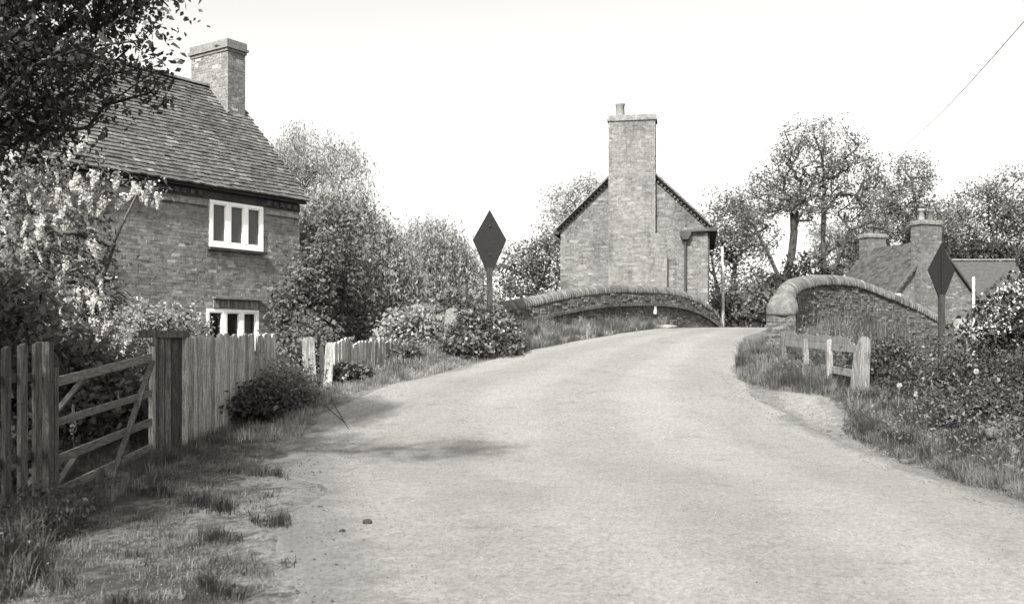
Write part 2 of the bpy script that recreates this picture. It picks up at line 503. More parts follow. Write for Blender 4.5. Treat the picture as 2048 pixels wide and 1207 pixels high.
# ------------------------------------------------------------------ brickwork
ZUP = Vector((0, 0, 1))

class Brickwork:
    """bricks laid in courses; the ones nearest a focus become objects of their own, the rest one part"""
    def __init__(s, parent, mat, L=.225, Hh=.075, joint=.010, proud=.006, wild=.003):
        s.parent = parent; s.mat = mat; s.L = L; s.H = Hh; s.j = joint; s.proud = proud; s.wild = wild; s.list = []
    def face(s, O, U, Nn, z0, z1, spans, header=.5):
        """O: world point at u=0 (z ignored); spans(z) -> [(u0,u1)] of wall at that height"""
        O, U, Nn = Vector(O), Vector(U), Vector(Nn)
        nz = int((z1 - z0) / s.H)
        for i in range(nz):
            z = z0 + (i + .5) * s.H
            for a, b in spans(z):
                u = a - (0.17 if i % 2 else 0.0) - random.random() * .004
                k = 0
                while u < b - .02:
                    ln = s.L if (k + i // 2) % 2 == 0 or header == 0 else s.L * .5
                    c0, c1 = max(u, a), min(u + ln, b)
                    if c1 - c0 > .035:
                        s.list.append((O + U * ((c0 + c1) / 2) + ZUP * (z - O.z), U, Nn, c1 - c0 - s.j, abs(c1 - c0 - ln) < 1e-4, ln))
                    u += ln; k += 1
        return s
    def done(s, focus, most=300, ind=True):
        fo = Vector(focus)
        order = sorted(range(len(s.list)), key=lambda i: (s.list[i][0] - fo).length)
        pick = set([i for i in order if s.list[i][4]][:most]) if ind else set()
        dep = .03
        protos = {}
        for ln in (s.L, s.L * .5):
            b = MB().box((0, 0, 0), (1, 0, 0), (0, 1, 0), (0, 0, 1), ln - s.j, dep, s.H - s.j)
            protos[round(ln, 4)] = Pieces('brick', b, s.mat)
        rest = MB()
        for i, (c, U, Nn, w_, full, ln) in enumerate(s.list):
            pr = s.proud + random.gauss(0, s.wild) - dep / 2
            tone = min(.999, max(0, random.gauss(.5, .22)))
            if random.random() < .05: tone = random.random() * .15
            cc = c + Nn * pr
            if i in pick:
                protos[round(ln, 4)].put(frame_mtx(cc, U, -Nn, ZUP), s.parent, tone)
            else:
                rest.box(cc, U, -Nn, ZUP, w_, dep, s.H - s.j, tone)
        if rest.f:
            o = rest.build('brickwork', s.mat, s.parent); o['kind'] = 'stuff'

# ------------------------------------------------------------------ cottage on the left
CU = Vector((.567, .823, 0)).normalized(); CN = Vector((CU.y, -CU.x, 0)); CO = Vector((-6.5, 23.5, 0))
T0, T1, DEP = -9.5, 2.02, 5.6
WT, EAVE = 5.06, 5.33          # wall top; roof plane height above the wall face
PITCH = 1.07
def cp(t, s, z): return CO + CU * t - CN * s + ZUP * z     # s = depth into the house
cot = empty('brick_cottage', cp(T1, 0, 0.0), 'brick cottage with tiled roof and white casement windows behind the wooden gate', 'house')
b = MB()
# wall shell as an extruded gable outline, with the window openings left as recesses in front of it
wins = [(-.76, .81, 3.80, 4.88), (-.84, .70, 1.25, 2.39)]
def wall_strips(b, O, U, Nn, u0, u1, z0, z1, holes, tone=.5):
    us = sorted({u0, u1, *[h[0] for h in holes], *[h[1] for h in holes]}); zz = sorted({z0, z1, *[h[2] for h in holes], *[h[3] for h in holes]})
    for a, c in zip(us[:-1], us[1:]):
        for d, e in zip(zz[:-1], zz[1:]):
            mu, mz = (a + c) / 2, (d + e) / 2
            if any(h[0] < mu < h[1] and h[2] < mz < h[3] for h in holes): continue
            P = [O + U * a + ZUP * d, O + U * c + ZUP * d, O + U * c + ZUP * e, O + U * a + ZUP * e]
            b.poly(P, [(0, 1, 2, 3)], tone)
    for h in holes:      # reveals
        i = -Nn * .12
        A = [O + U * h[0] + ZUP * h[2], O + U * h[1] + ZUP * h[2], O + U * h[1] + ZUP * h[3], O + U * h[0] + ZUP * h[3]]
        b.poly(A + [p + i for p in A], [(0, 1, 5, 4), (1, 2, 6, 5), (2, 3, 7, 6), (3, 0, 4, 7)], tone)
wall_strips(b, CO, CU, CN, T0, T1, -.3, WT, wins)
for t in (T1, T0):
    b.poly([cp(t, 0, -.3), cp(t, DEP, -.3), cp(t, DEP, WT), cp(t, DEP / 2, WT + DEP / 2 * PITCH), cp(t, 0, WT)], [(0, 1, 2, 3, 4)])
b.poly([cp(T0, DEP, -.3), cp(T1, DEP, -.3), cp(T1, DEP, WT), cp(T0, DEP, WT)], [(0, 1, 2, 3)])
wl = b.build('wall', M['mortar_cottage'], cot)
bwk = Brickwork(cot, M['brick_cottage'])
def cot_spans(z):
    sp = [(T0, T1)]
    for h in wins:
        if h[2] - .005 < z < h[3] + .02:
            sp = [(T0, h[0]), (h[1], T1)]
    return sp
bwk.face(CO, CU, CN, .0, WT - .05, cot_spans)
bwk.face(cp(T1, 0, 0), -CN, CU, .0, WT + DEP / 2 * PITCH - .1, lambda z: [(0, DEP)] if z < WT else [((z - WT) / PITCH, DEP - (z - WT) / PITCH)])
# string course under the eaves, broken by the upper window
for a, c in ((T0, -.86), (.91, T1)):
    sc = MB()
    u = a
    while u < c - .05:
        e = min(u + .225, c)
        sc.box(cp((u + e) / 2, -.028, 4.765), CU, CN, ZUP, e - u - .01, .075, .085, random.random() * .5 + .5); u += .225
    o = sc.build('string_course', M['brick_cottage'], cot); o['kind'] = 'stuff'
    dn = MB(); u = a + .06
    while u < c - .05:
        dn.box(cp(u, -.04, 4.99), CU, CN, ZUP, .1, .07, .1, random.random() * .3); u += .215
    o = dn.build('dentil_course', M['stone_dark'], cot); o['kind'] = 'stuff'
bwk.done(cp(-1.4, 0, 3.3))
# soffit, then a dark strip painting the eave shade onto the wall top
b = MB(); b.box(cp((T0 + T1) / 2 + .05, -.07, 5.115), CU, CN, ZUP, T1 - T0 + .15, .14, .035)
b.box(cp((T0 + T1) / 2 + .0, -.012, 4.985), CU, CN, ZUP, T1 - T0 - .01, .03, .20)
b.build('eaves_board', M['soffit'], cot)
# roof: slab + tiles
sl_ = math.atan(PITCH); RU = (-CN * math.cos(sl_) + ZUP * math.sin(sl_)); RN = (CN * math.sin(sl_) + ZUP * math.cos(sl_))
def rp(t, d): return CO + CU * t + CN * .17 + ZUP * (EAVE - .17 * PITCH) + RU * d    # d up the slope from the eaves
SLOPE = (DEP / 2 + .17) / math.cos(sl_)
b = MB()
b.box(rp((T0 + T1) / 2, SLOPE / 2) - RN * .05, CU, RU, RN, T1 - T0 + .22, SLOPE, .06)
RU2 = CN * math.cos(sl_) + ZUP * math.sin(sl_); RN2 = -CN * math.sin(sl_) + ZUP * math.cos(sl_)
back = cp((T0 + T1) / 2, DEP + .17, EAVE - .17 * PITCH) + RU2 * SLOPE / 2 - RN2 * .05
b.box(back, CU, RU2, RN2, T1 - T0 + .22, SLOPE, .06)
roof = b.build('roof', M['tile_dark'], cot)
tile = MB()
TW, TG, TL = .168, .138, .24
tile.box((0, 0, 0), (1, 0, 0), (0, 1, 0), (0, 0, 1), TW - .004, TL, .042)
tp = Pieces('tile', tile, M['tile'])
cand = []
nrow = int(SLOPE / TG)
for i in range(nrow):
    d = i * TG
    u = T0 - .1 - (TW / 2 if i % 2 else 0)
    sag = 0
    while u < T1 + .1:
        cand.append((u + TW / 2, d, i)); u += TW
foc = rp(-.4, 1.6)
cand.sort(key=lambda q: (rp(q[0], q[1]) - foc).length)
rest = MB()
for k, (u, d, i) in enumerate(cand):
    wav = .012 * math.sin(u * 1.3 + d * .8) + .006 * math.sin(u * 4.1 + i)
    tilt = .19 + random.gauss(0, .015)
    ax = (CU + RN * random.gauss(0, .012)).normalized()
    up = (RU * math.cos(tilt) - RN * math.sin(tilt)); up = (up - ax * up.dot(ax)).normalized()
    nn = ax.cross(up)
    c = rp(u, d + TL / 2 - .02 + random.gauss(0, .006) + wav) + RN * (.026 + random.gauss(0, .003))
    tone = min(.99, max(.02, random.gauss(.42, .09)))
    if random.random() < .07: tone = random.uniform(.7, .99)
    if k < 300: tp.put(frame_mtx(c, ax, up, nn), roof, tone)
    else: rest.box(c, ax, up, nn, TW - .004, TL, .042, tone)
o = rest.build('tiling', M['tile'], roof); o['kind'] = 'stuff'
u = T0
rd_ = MB()
while u < T1 + .05:
    c = cp(u + .15, DEP / 2, EAVE + DEP / 2 * PITCH + .02)
    prof = [(.14 * math.cos(a), .1 * math.sin(a)) for a in np.linspace(0, PI, 7)]
    rd_.prism(prof, c - ZUP * .03, CN, ZUP, CU, .29, random.random()); u += .3
o = rd_.build('ridge_tiling', M['tile'], roof); o['kind'] = 'stuff'
# chimney on the far gable
ch = MB(); s0, s1, t0, t1, zt = 2.0, 3.45, 1.42, 2.0, 9.15
ch.box(cp((t0 + t1) / 2, (s0 + s1) / 2, (zt + 6) / 2), CU, CN, ZUP, t1 - t0, s1 - s0, zt - 6)
cho = ch.build('chimney', M['mortar_cottage'], cot)
M['brick_stack'] = mat_tone('brick_stack', 0.15, 0.25, 0.9, 10, 0.2, 80, 0.25, 0.4, stain=0.2)
cb = Brickwork(cho, M['brick_stack'])
cb.face(cp(t0, s0, 0), CU, CN, 6.6, zt, lambda z: [(0, t1 - t0)])
cb.face(cp(t0, s1, 0), CN, -CU, 6.6, zt, lambda z: [(0, s1 - s0)])
cb.face(cp(t1, s0, 0), -CN, CU, 6.6, zt, lambda z: [(0, s1 - s0)])
cb.done(cp(t0, s0, 8.6), 220)
cap = MB()
for k, (h, e) in enumerate(((.075, .03), (.075, .07), (.16, .035))):
    zc = zt + sum((.075, .075, .16)[:k]) + h / 2
    cap.box(cp((t0 + t1) / 2, (s0 + s1) / 2, zc), CU, CN, ZUP, t1 - t0 + 2 * e, s1 - s0 + 2 * e, h - .006, .4 + .1 * k)
cap.build('chimney_cap', M['brick_stack'], cho)
# lead flashing where stack meets tiles
fl = MB(); fl.box(cp(t0 - .01, (s0 + DEP / 2) / 2, EAVE + PITCH * (s0 + DEP / 2) / 2 + .06), RU, CU, RN, 1.2, .03, .16)
fl.build('flashing', M['stone'], cho)

def casement(par, O, U, Nn, u0, u1, z0, z1, curtains=(), sill=True, room='room'):
    wn = empty('window', (0, 0, 0)); wn.parent = par; wn.location = -Vector(par.location)
    def P(u, n, z): return O + U * u + Nn * (n + (.03 if z0 > 3 else 0)) + ZUP * (z - O.z)
    fw = .07
    fr = MB()
    fr.box(P((u0 + u1) / 2, -.03, z1 - fw / 2), U, Nn, ZUP, u1 - u0, .1, fw); fr.box(P((u0 + u1) / 2, -.03, z0 + .06), U, Nn, ZUP, u1 - u0, .1, .12)
    for u in (u0 + fw / 2, u1 - fw / 2): fr.box(P(u, -.03, (z0 + z1) / 2), U, Nn, ZUP, fw, .098, z1 - z0 - .004)
    MW = .105
    wl_ = (u1 - u0 - 2 * fw - 2 * MW) / 3
    fr.build('frame', M['paint_white'], wn)
    for k in range(3):
        a = u0 + fw + k * (wl_ + MW)
        if k < 2:
            MB().box(P(a + wl_ + MW / 2, -.028, (z0 + z1) / 2 + .03), U, Nn, ZUP, MW, .096, z1 - z0 - .2).build('mullion', M['paint_white'], wn)
        sa = MB(); sw = .024
        za, zb = z0 + .12, z1 - fw
        for u in (a + sw / 2 + .004, a + wl_ - sw / 2 - .004): sa.box(P(u, -.025, (za + zb) / 2), U, Nn, ZUP, sw, .07, zb - za - .008)
        for z in (za + sw / 2 + .004, zb - sw / 2 - .004): sa.box(P(a + wl_ / 2, -.026, z), U, Nn, ZUP, wl_ - 2 * sw - .008, .068, sw)
        sa.build('casement', M['paint_white'], wn)
        MB().box(P(a + wl_ / 2, -.05, (za + zb) / 2), U, Nn, ZUP, wl_ - 2 * sw - .006, .006, zb - za - 2 * sw - .006).build('pane', M['glass' if z0 < 3 else 'glass_painted_sheen'], wn)
        if k in curtains:
            cu = MB(); n_ = 12
            prof = [(a + wl_ * .35 + (wl_ * .62) * i / n_, -.19 + .03 * math.sin(i * 2.1)) for i in range(n_ + 1)]
            for (p, q), (r_, s_) in zip(prof[:-1], prof[1:]):
                cu.poly([P(p, q, za), P(r_, s_, za), P(r_, s_, zb), P(p, q, zb)], [(0, 1, 2, 3)])
            cu.build('curtain', M['curtain'], wn)
    MB().box(P((u0 + u1) / 2, -.35, (z0 + z1) / 2), U, Nn, ZUP, u1 - u0 + .3, .02, z1 - z0 + .5).build('room_shade', M[room], wn)
    if sill: MB().box(P((u0 + u1) / 2, .015, z0 - .035), U, Nn, ZUP, u1 - u0 + .12, .14, .065).build('sill', M['soffit'], wn)
casement(cot, CO, CU, CN, *wins[0], curtains=(2,), room='room_sheen')
casement(cot, CO, CU, CN, *wins[1], curtains=(2,))
ln = MB()
for k in range(18): ln.box(cp(-.62 + k * .0775, -.012, 2.51), CU, CN, ZUP, .067, .05, .2, random.random())
o = ln.build('lintel', M['brick_cottage'], cot)
MB().box(cp(.04, -.06, 2.64), CU, CN, ZUP, 1.42, .15, .045).build('lintel_ledge', M['stone'], cot)

# ------------------------------------------------------------------ house with the tall chimney, beyond the bridge
th = math.radians(-10.5)
GU = Vector((math.cos(th), math.sin(th), 0)); GN = Vector((math.sin(th), -math.cos(th), 0))
GO = Vector((4.36, 36, 0)); HW, GZ0, GE, GA, GD = 2.64, .3, 5.72, 8.25, 7.0
GS = (GA - GE) / HW
def gp(u, n, z): return GO + GU * u + GN * n + ZUP * z
gh = empty('tall_chimney_house', gp(0, 0, GZ0), 'pale brick house with broad gable chimney stack rising behind the bridge', 'house')
b = MB()
prof = [(-HW, GZ0), (HW, GZ0), (HW, GE), (0, GA), (-HW, GE)]
b.prism(prof, gp(0, -GD / 2, 0), GU, ZUP, GN, GD)
b.build('wall', M['mortar_pale'], gh)
gb = Brickwork(gh, M['brick_pale'], proud=.005, wild=.003)
gb.face(gp(0, 0, 0), GU, GN, GZ0 + .5, GA - .2, lambda z: [(-HW, HW)] if z < GE else [(-HW + (z - GE) / GS, HW - (z - GE) / GS)])
gb.face(gp(HW, 0, 0), -GN, GU, GZ0 + .5, GE, lambda z: [(0, GD)])
gb.done(gp(-1.8, 0, 4.2), 150)
# roof slopes with overhang, verge teeth
gr = MB()
for sg in (-1, 1):
    ru = (GU * (-sg) + ZUP * GS).normalized(); rn = (GU * sg * GS + ZUP).normalized()
    ln_ = (HW + .22) * math.sqrt(1 + GS * GS)
    c = gp(0, -GD / 2 + .04, GA + .13) - ru * (ln_ / 2)
    gr.box(c, ru, GN, rn, ln_ - .03, GD + .26, .09, .5)
groof = gr.build('roof', M['tile_dark'], gh)
for sg in (-1, 1):
    ru = (GU * (-sg) + ZUP * GS).normalized(); rn = (GU * sg * GS + ZUP).normalized()
    ln_ = (HW + .2) * math.sqrt(1 + GS * GS)
    vt = MB(); n_ = int(ln_ / .165)
    for k in range(n_):      # verge tile ends along the edge
        vt.box(gp(0, .17, GA + .175) - ru * (k * .165 + .1) + rn * .01, ru, GN, rn, .15, .2, .06, random.uniform(.6, 1))
    o = vt.build('verge_tiling', M['coping'], groof); o['kind'] = 'stuff'
    tn = MB()
    for k in range(int(ln_ / .16) - 1):
        tn.box(gp(0, .05, GA + .03) - ru * (k * .16 + .15), ru, GN, rn, .085, .1, .085, random.random())
    o = tn.build('verge_dentils', M['coping'], gh); o['kind'] = 'stuff'
# eaves, gutter along the right, pilaster and downpipe
MB().box(gp(HW + .18, -GD / 2 + .1, GE - .08), GU, GN, ZUP, .3, GD + .25, .12).build('eaves_board', M['soffit'], gh)
MB().box(gp(-HW - .12, -GD / 2 + .1, GE - .1), GU, GN, ZUP, .2, GD + .25, .1).build('eaves_board', M['soffit'], gh)
MB().tube([gp(1.78, .12, GE - .14), gp(HW + .2, .12, GE - .1)], .055, 8).build('gutter', M['black_iron'], gh)
dp = MB()
dp.tube([gp(1.86, .1, GE - .35), gp(1.86, .1, GZ0)], .045, 8)
dp.build('downpipe', M['black_iron'], gh)
hp = MB(); hp.prism([(-.2, .0), (.2, 0), (.2, -.1), (.09, -.3), (-.09, -.3), (-.2, -.1)], gp(1.86, .13, GE - .12), GU, ZUP, GN, .22)
hp.build('rain_hopper', M['black_iron'], gh)
MB().box(gp(HW + .03, -.1, 3), GU, GN, ZUP, .05, .09, 5).build('corner_pipe', M['black_iron'], gh)
# chimney: breast with shouldered right side
CZ = 9.58
cb_ = MB()
SH = [(-.86, GZ0), (1.22, GZ0), (1.22, 4.55)] + [(0.80 + .42 * math.cos(a), 4.55 + 1.0 * math.sin(a)) for a in np.linspace(.15, PI / 2, 7)] + [(.80, CZ), (-.86, CZ)]
cb_.prism(SH, gp(0, -.10, 0), GU, ZUP, GN, .74)
chm = cb_.build('chimney', M['mortar_pale'], gh)
def sh_right(z):
    if z < 4.55: return 1.22
    if z < 5.55: return .80 + .42 * math.cos(math.asin(min(1, (z - 4.55) / 1.0)))
    return .80
M['brick_front'] = mat_tone('brick_front', 0.148, 0.22, 0.9, 10, 0.2, 80, 0.25, 0.4, stain=0.35, streak=0.4)
k1 = Brickwork(chm, M['brick_front'], proud=.005)
k1.face(gp(0, .27, 0), GU, GN, GZ0 + .6, CZ, lambda z: [(-.86, sh_right(z))])
k1.face(gp(-.86, -.44, 0), GN, -GU, GZ0 + .6, CZ, lambda z: [(0, .71)])
k1.face(gp(.80, .27, 0), -GN, GU, 5.6, CZ, lambda z: [(0, .71)])
k1.done(gp(0, .5, 8.6), 300)
cp_ = MB(); cp_.box(gp(-.03, -.10, CZ + .04), GU, GN, ZUP, 1.76, .84, .09, .6); cp_.box(gp(-.03, -.10, CZ + .14), GU, GN, ZUP, 1.72, .78, .12, .8)
cp_.build('chimney_cap', M['stone'], chm)
MB().tube([gp(-.47, -.10, CZ + .18), gp(-.47, -.10, CZ + .25), gp(-.47, -.10, CZ + .6), gp(-.47, -.10, CZ + .64), gp(-.47, -.10, CZ + .70)], [.17, .16, .15, .18, .17], 14).build('chimney_pot', M['pot'], chm, True)
MB().box(gp(-1.06, .03, 3.55), GU, GN, ZUP, .4, .16, .08).build('ledge', M['plaster'], gh)

# ------------------------------------------------------------------ low cottages on the right beyond the bridge
RO = Vector((17.75, 42, 0)); KU = Vector((.94, .33, 0)).normalized(); KN = Vector((KU.y, -KU.x, 0))
KW, KE, KA, KL = 1.95, 3.75, 5.85, 4.2
def kp(u, n, z): return RO + KU * u + KN * n + ZUP * z
rh = empty('low_cottage', kp(0, 0, .2), 'low brick cottage with dark roof and two stacks behind the right parapet', 'house')
b = MB(); b.prism([(-KW, .1), (KW, .1), (KW, KE), (0, KA), (-KW, KE)], kp(0, -KL / 2, 0), KU, ZUP, KN, KL)
b.build('wall', M['mortar_pale'], rh)
M['brick_low'] = mat_tone('brick_low', 0.11, 0.3, 0.9, 10, 0.2, 80, 0.25, 0.4, stain=0.3)
kb = Brickwork(rh, M['brick_low'], proud=.005)
KS = (KA - KE) / KW
kb.face(kp(0, 0, 0), KU, KN, 1.2, KA - .2, lambda z: [(-KW, KW)] if z < KE else [(-KW + (z - KE) / KS, KW - (z - KE) / KS)])
kb.done(kp(-.7, 0, 4), 120)
rr = MB()
for sg in (-1, 1):
    ru = (KU * (-sg) + ZUP * KS).normalized(); rn = (KU * sg * KS + ZUP).normalized(); ln_ = (KW + .2) * math.sqrt(1 + KS * KS)
    rr.box(kp(0, -KL / 2 + .05, KA + .08) - ru * (ln_ / 2), ru, KN, rn, ln_, KL + .2, .08)
rro = rr.build('roof', M['tile_dark'], rh)
rows = MB()
ru = (KU + ZUP * KS).normalized(); rn = (-KU * KS + ZUP).normalized(); ln_ = (KW + .2) * math.sqrt(1 + KS * KS)
for i in range(int(ln_ / .15)):
    for k in range(int((KL + .2) / .2)):
        rows.box(kp(0, .12 - k * .2 - (i % 2) * .1, KA + .135) - ru * (.1 + i * .15), KN, ru, rn, .19, .16, .02, random.random())
o = rows.build('tiling', M['tile_dark'], rro); o['kind'] = 'stuff'
MB().box(kp(0, .13, KA + .13) - ru * (ln_ / 2), ru, KN, rn, ln_, .1, .12).build('bargeboard', M['wood_dark'], rh)
MB().box(kp(-KW - .12, .15, KE - .12), KU, KN, ZUP, .3, .12, .1).build('gutter_end', M['plaster'], rh)
MB().box(kp(-KW - .2, -.3, KE - .06), KU, KN, ZUP, .22, .8, .1).build('gutter', M['black_iron'], rh)
def stack(u, n, z0, z1, wu, wn_, pots):
    s_ = MB(); s_.box(kp(u, n, (z0 + z1) / 2), KU, KN, ZUP, wu, wn_, z1 - z0)
    so_ = s_.build('chimney', M['mortar_pale'], rh)
    q = Brickwork(so_, M['brick_low'], proud=.005)
    q.face(kp(u - wu / 2, n + wn_ / 2, 0), KU, KN, z0, z1, lambda z: [(0, wu)])
    q.face(kp(u - wu / 2, n - wn_ / 2, 0), KN, -KU, z0, z1, lambda z: [(0, wn_)])
    q.done(kp(u, n + wn_ / 2, z1), 80)
    c_ = MB(); c_.box(kp(u, n, z1 + .04), KU, KN, ZUP, wu + .12, wn_ + .12, .09, .2); c_.box(kp(u, n, z1 + .13), KU, KN, ZUP, wu + .04, wn_ + .04, .09, .9)
    c_.build('chimney_cap', M['stone'], so_)
    for du, h_, mt in pots:
        MB().tube([kp(u + du, n, z1 + .17), kp(u + du, n, z1 + .22), kp(u + du, n, z1 + .17 + h_ * .75), kp(u + du, n, z1 + .17 + h_ * .8), kp(u + du, n, z1 + .17 + h_)], [.16, .14, .11, .15, .14], 12).build('chimney_pot', M[mt], so_, True)
stack(-.55, .12, 1.0, 6.55, 1.05, .6, [(-.25, .5, 'pot'), (.22, .48, 'brick_low')])
stack(.1, -KL + .2, 4.6, 6.45, 1.0, .6, [(-.12, .4, 'wood_dark'), (.22, .38, 'wood_dark')])
# lean-to at the far left and wing at the right
lt = MB(); lt.prism([(-1.3, .1), (1.3, .1), (1.3, 3.6), (0, 4.75), (-1.3, 3.6)], kp(-2.2, -KL - 2.2, 0), KN, ZUP, KU, 3.4)
lt.build('rear_wing', M['tile_dark'], rh)
wg = empty('rear_cottage', (22, 47, .2), 'long dark tiled roof with pale ridge behind the blossoming bush', 'house')
wu, wnn = Vector((1, -.02, 0)).normalized(), Vector((-.02, -1, 0)).normalized()
def wp(u, n, z): return Vector((19.3, 46.5, 0)) + wu * u + wnn * n + ZUP * z
b = MB(); b.prism([(-2.0, .1), (2.0, .1), (2.0, 3.6), (0, 5.45), (-2.0, 3.6)], wp(2.1, -1.0, 0), wnn, ZUP, wu, 4.6)
b.build('wall', M['brick_low'], wg)
b = MB()
for sg in (-1, 1):
    ru2 = (wnn * (-sg) * 2.0 + ZUP * 1.85).normalized(); rn2 = wu.cross(ru2) * (1 if sg > 0 else -1)
    b.box(wp(2.1, -1.0, 5.5) - ru2 * 1.45, ru2, wu, rn2, 2.9, 4.8, .08)
wr = b.build('roof', M['tile_dark'], wg)
MB().box(wp(2.1, -1.0, 5.6), wu, wnn, ZUP, 4.8, .2, .07).build('ridge_capping', M['stone'], wr)
wpp = MB().tube([(18.0, 39, .2), (18.0, 39, 4.2)], .05, 8).build('white_pipe', M['paint_white'])
tag(wpp, 'slim white vent pipe standing beside the low cottage gable', 'pipe')
wfar = empty('white_cottage', (-.6, 60, .3), 'distant white rendered cottage glimpsed beside the diamond sign post', 'house')
b = MB(); b.prism([(-2.6, .2), (2.6, .2), (2.6, 4.95), (0, 6.2), (-2.6, 4.95)], (-.6, 60, 0), (1, 0, 0), (0, 0, 1), (0, 1, 0), 4)
b.build('wall', M['plaster'], wfar)
b = MB()
for sg in (-1, 1): b.bar((-.6, 57.9, 6.25), (-.6 + sg * 2.8, 57.9, 4.9), .1, .12)
for sg in (-1, 1): b.poly([(-.6, 57.9, 6.3), (-.6 + sg * 2.8, 57.9, 4.95), (-.6 + sg * 2.8, 62.1, 4.95), (-.6, 62.1, 6.3)], [(0, 1, 2, 3)])
b.build('roof', M['tile_dark'], wfar)

# ------------------------------------------------------------------ bridge parapets
def catmull(P, n):
    P = np.asarray(P, float); P = np.vstack([2 * P[0] - P[1], P, 2 * P[-1] - P[-2]])
    out_ = []
    for i in range(1, len(P) - 2):
        for t in np.linspace(0, 1, n, endpoint=False):
            a, b_, c_, d_ = P[i - 1], P[i], P[i + 1], P[i + 2]
            out_.append(.5 * (2 * b_ + (c_ - a) * t + (2 * a - 5 * b_ + 4 * c_ - d_) * t * t + (3 * b_ - a - 3 * c_ + d_) * t ** 3))
    out_.append(P[-2]); return np.array(out_)

def parapet(name, label, pts, face_side, foc, rad=.24, thick=.36, string=None, zlow=-.2, brk='brick_bridge', copv=.10):
    """pts: (x,y,z of coping top). face_side +1: bricks laid on the right-hand side of travel"""
    C = catmull(pts, 24)
    d2 = np.r_[0, np.cumsum(np.hypot(np.diff(C[:, 0]), np.diff(C[:, 1])))]
    d3 = np.r_[0, np.cumsum(np.sqrt((np.diff(C, axis=0) ** 2).sum(1)))]
    par = empty(name, (C[0][0], C[0][1], H(C[0][0], C[0][1])), label, 'bridge parapet')
    def at(s):
        p = Vector([np.interp(s, d2, C[:, i]) for i in range(3)])
        q0 = Vector([np.interp(max(0, s - .08), d2, C[:, i]) for i in range(3)]); q1 = Vector([np.interp(min(d2[-1], s + .08), d2, C[:, i]) for i in range(3)])
        t = (q1 - q0); t.z = 0; t.normalize()
        return p, t
    drop = rad * 1.05
    # core
    n = int(d2[-1] / .25); V_, F_ = [], []
    for i in range(n + 1):
        p, t = at(d2[-1] * i / n); nn = Vector((t.y, -t.x, 0))
        for sg, z in ((-1, zlow), (1, zlow), (1, p.z - drop), (-1, p.z - drop)):
            V_.append(tuple(p.xy.to_3d() + nn * (sg * thick / 2) + ZUP * z))
    for i in range(n):
        for k in range(4): F_.append((4 * i + k, 4 * i + (k + 1) % 4, 4 * (i + 1) + (k + 1) % 4, 4 * (i + 1) + k))
    F_ += [(0, 1, 2, 3), (4 * n + 3, 4 * n + 2, 4 * n + 1, 4 * n)]
    mb = MB(); mb.poly(V_, F_); mb.build('wall_core', M['mortar_bridge'], par)
    # bricks on the seen face
    bk = Brickwork(par, M[brk], proud=.008, wild=.012)
    for i in range(int((C[:, 2].max() - .7) / .075)):
        z = .7 + (i + .5) * .075
        s = -.11 * (i % 2); k = i % 2
        while s < d2[-1]:
            ln = .225 if k % 2 == 0 else .1125
            m_ = min(max(s + ln / 2, 0), d2[-1]); p, t = at(m_)
            if z + .05 < p.z - drop and random.random() > .025 and s > -.02 and s + ln < d2[-1]:
                nn = Vector((t.y, -t.x, 0)) * face_side
                bk.list.append((p.xy.to_3d() + nn * thick / 2 + ZUP * z, t, nn, ln - .012, True, ln))
            s += ln; k += 1
    bk.done(foc)
    # end bricks (pier at the start)
    # coping of half-round bricks
    q = MB()
    a_ = [(rad * math.cos(t), rad * 1.0 * math.sin(t)) for t in np.linspace(0, PI, 9)]
    q.prism([(rad, -.05)] + a_ + [(-rad, -.05)], (0, 0, 0), (0, 1, 0), (0, 0, 1), (1, 0, 0), copv - .003)
    cpz = Pieces('coping_brick', q, M['coping'], 7, True)
    nb = int(d3[-1] / copv)
    for i in range(nb):
        s = np.interp((i + .5) * d3[-1] / nb, d3, d2)
        p0 = Vector([np.interp(max(0, s - .06), d2, C[:, k]) for k in range(3)]); p1 = Vector([np.interp(min(d2[-1], s + .06), d2, C[:, k]) for k in range(3)])
        t = (p1 - p0).normalized(); side = ZUP.cross(t).normalized(); up = t.cross(side)
        p, _ = at(s)
        rot = Matrix.Rotation(random.gauss(0, .014), 4, 'Z') @ Matrix.Rotation(random.gauss(0, .012), 4, 'Y')
        cpz.put(frame_mtx(p - up * rad + up * random.gauss(0, .005) + side * random.gauss(0, .005), t, side, up) @ rot, par)
    if string:
        st = MB(); nb = int(d2[-1] / .23)
        for i in range(nb):
            p, t = at((i + .5) * d2[-1] / nb); pa, _ = at(max(0, (i + .5) * d2[-1] / nb - .1)); pb, _ = at(min(d2[-1], (i + .5) * d2[-1] / nb + .1))
            tt_ = (pb - pa).normalized(); nn = Vector((t.y, -t.x, 0)) * face_side; up = tt_.cross(nn); up = up if up.z > 0 else -up
            st.box(Vector((p.x, p.y, p.z - string)) + nn * (thick / 2 + .03), tt_, nn, up, .215, .12, .08, random.random() * .4)
        o = st.build('string_course', M[brk], par); o['kind'] = 'stuff'
    return par, C, at
def lp(t, z): return (-1.07 + .6 * t, 23.3 + .8 * t, z)
LPT = [lp(-.3, 2.32), lp(1.3, 2.61), lp(2.54, 2.79), lp(3.9, 3.0), lp(5.37, 3.18), lp(7.27, 3.31), lp(9.7, 3.35), lp(11.4, 3.2), lp(12.7, 2.9), lp(13.4, 2.55), lp(13.75, 2.0)]
pl, LC, lat = parapet('bridge_parapet', 'long arched brick parapet with rounded coping on the far side of the lane', LPT, 1, Vector((3.5, 29.2, 2.8)), rad=.20, string=.58)
pz_ = lat(9.6)[0]; nn_ = Vector((.8, -.6, 0))
def onleft(t, z, off): return Vector((-1.07 + .6 * t, 23.3 + .8 * t, z)) + nn_ * off
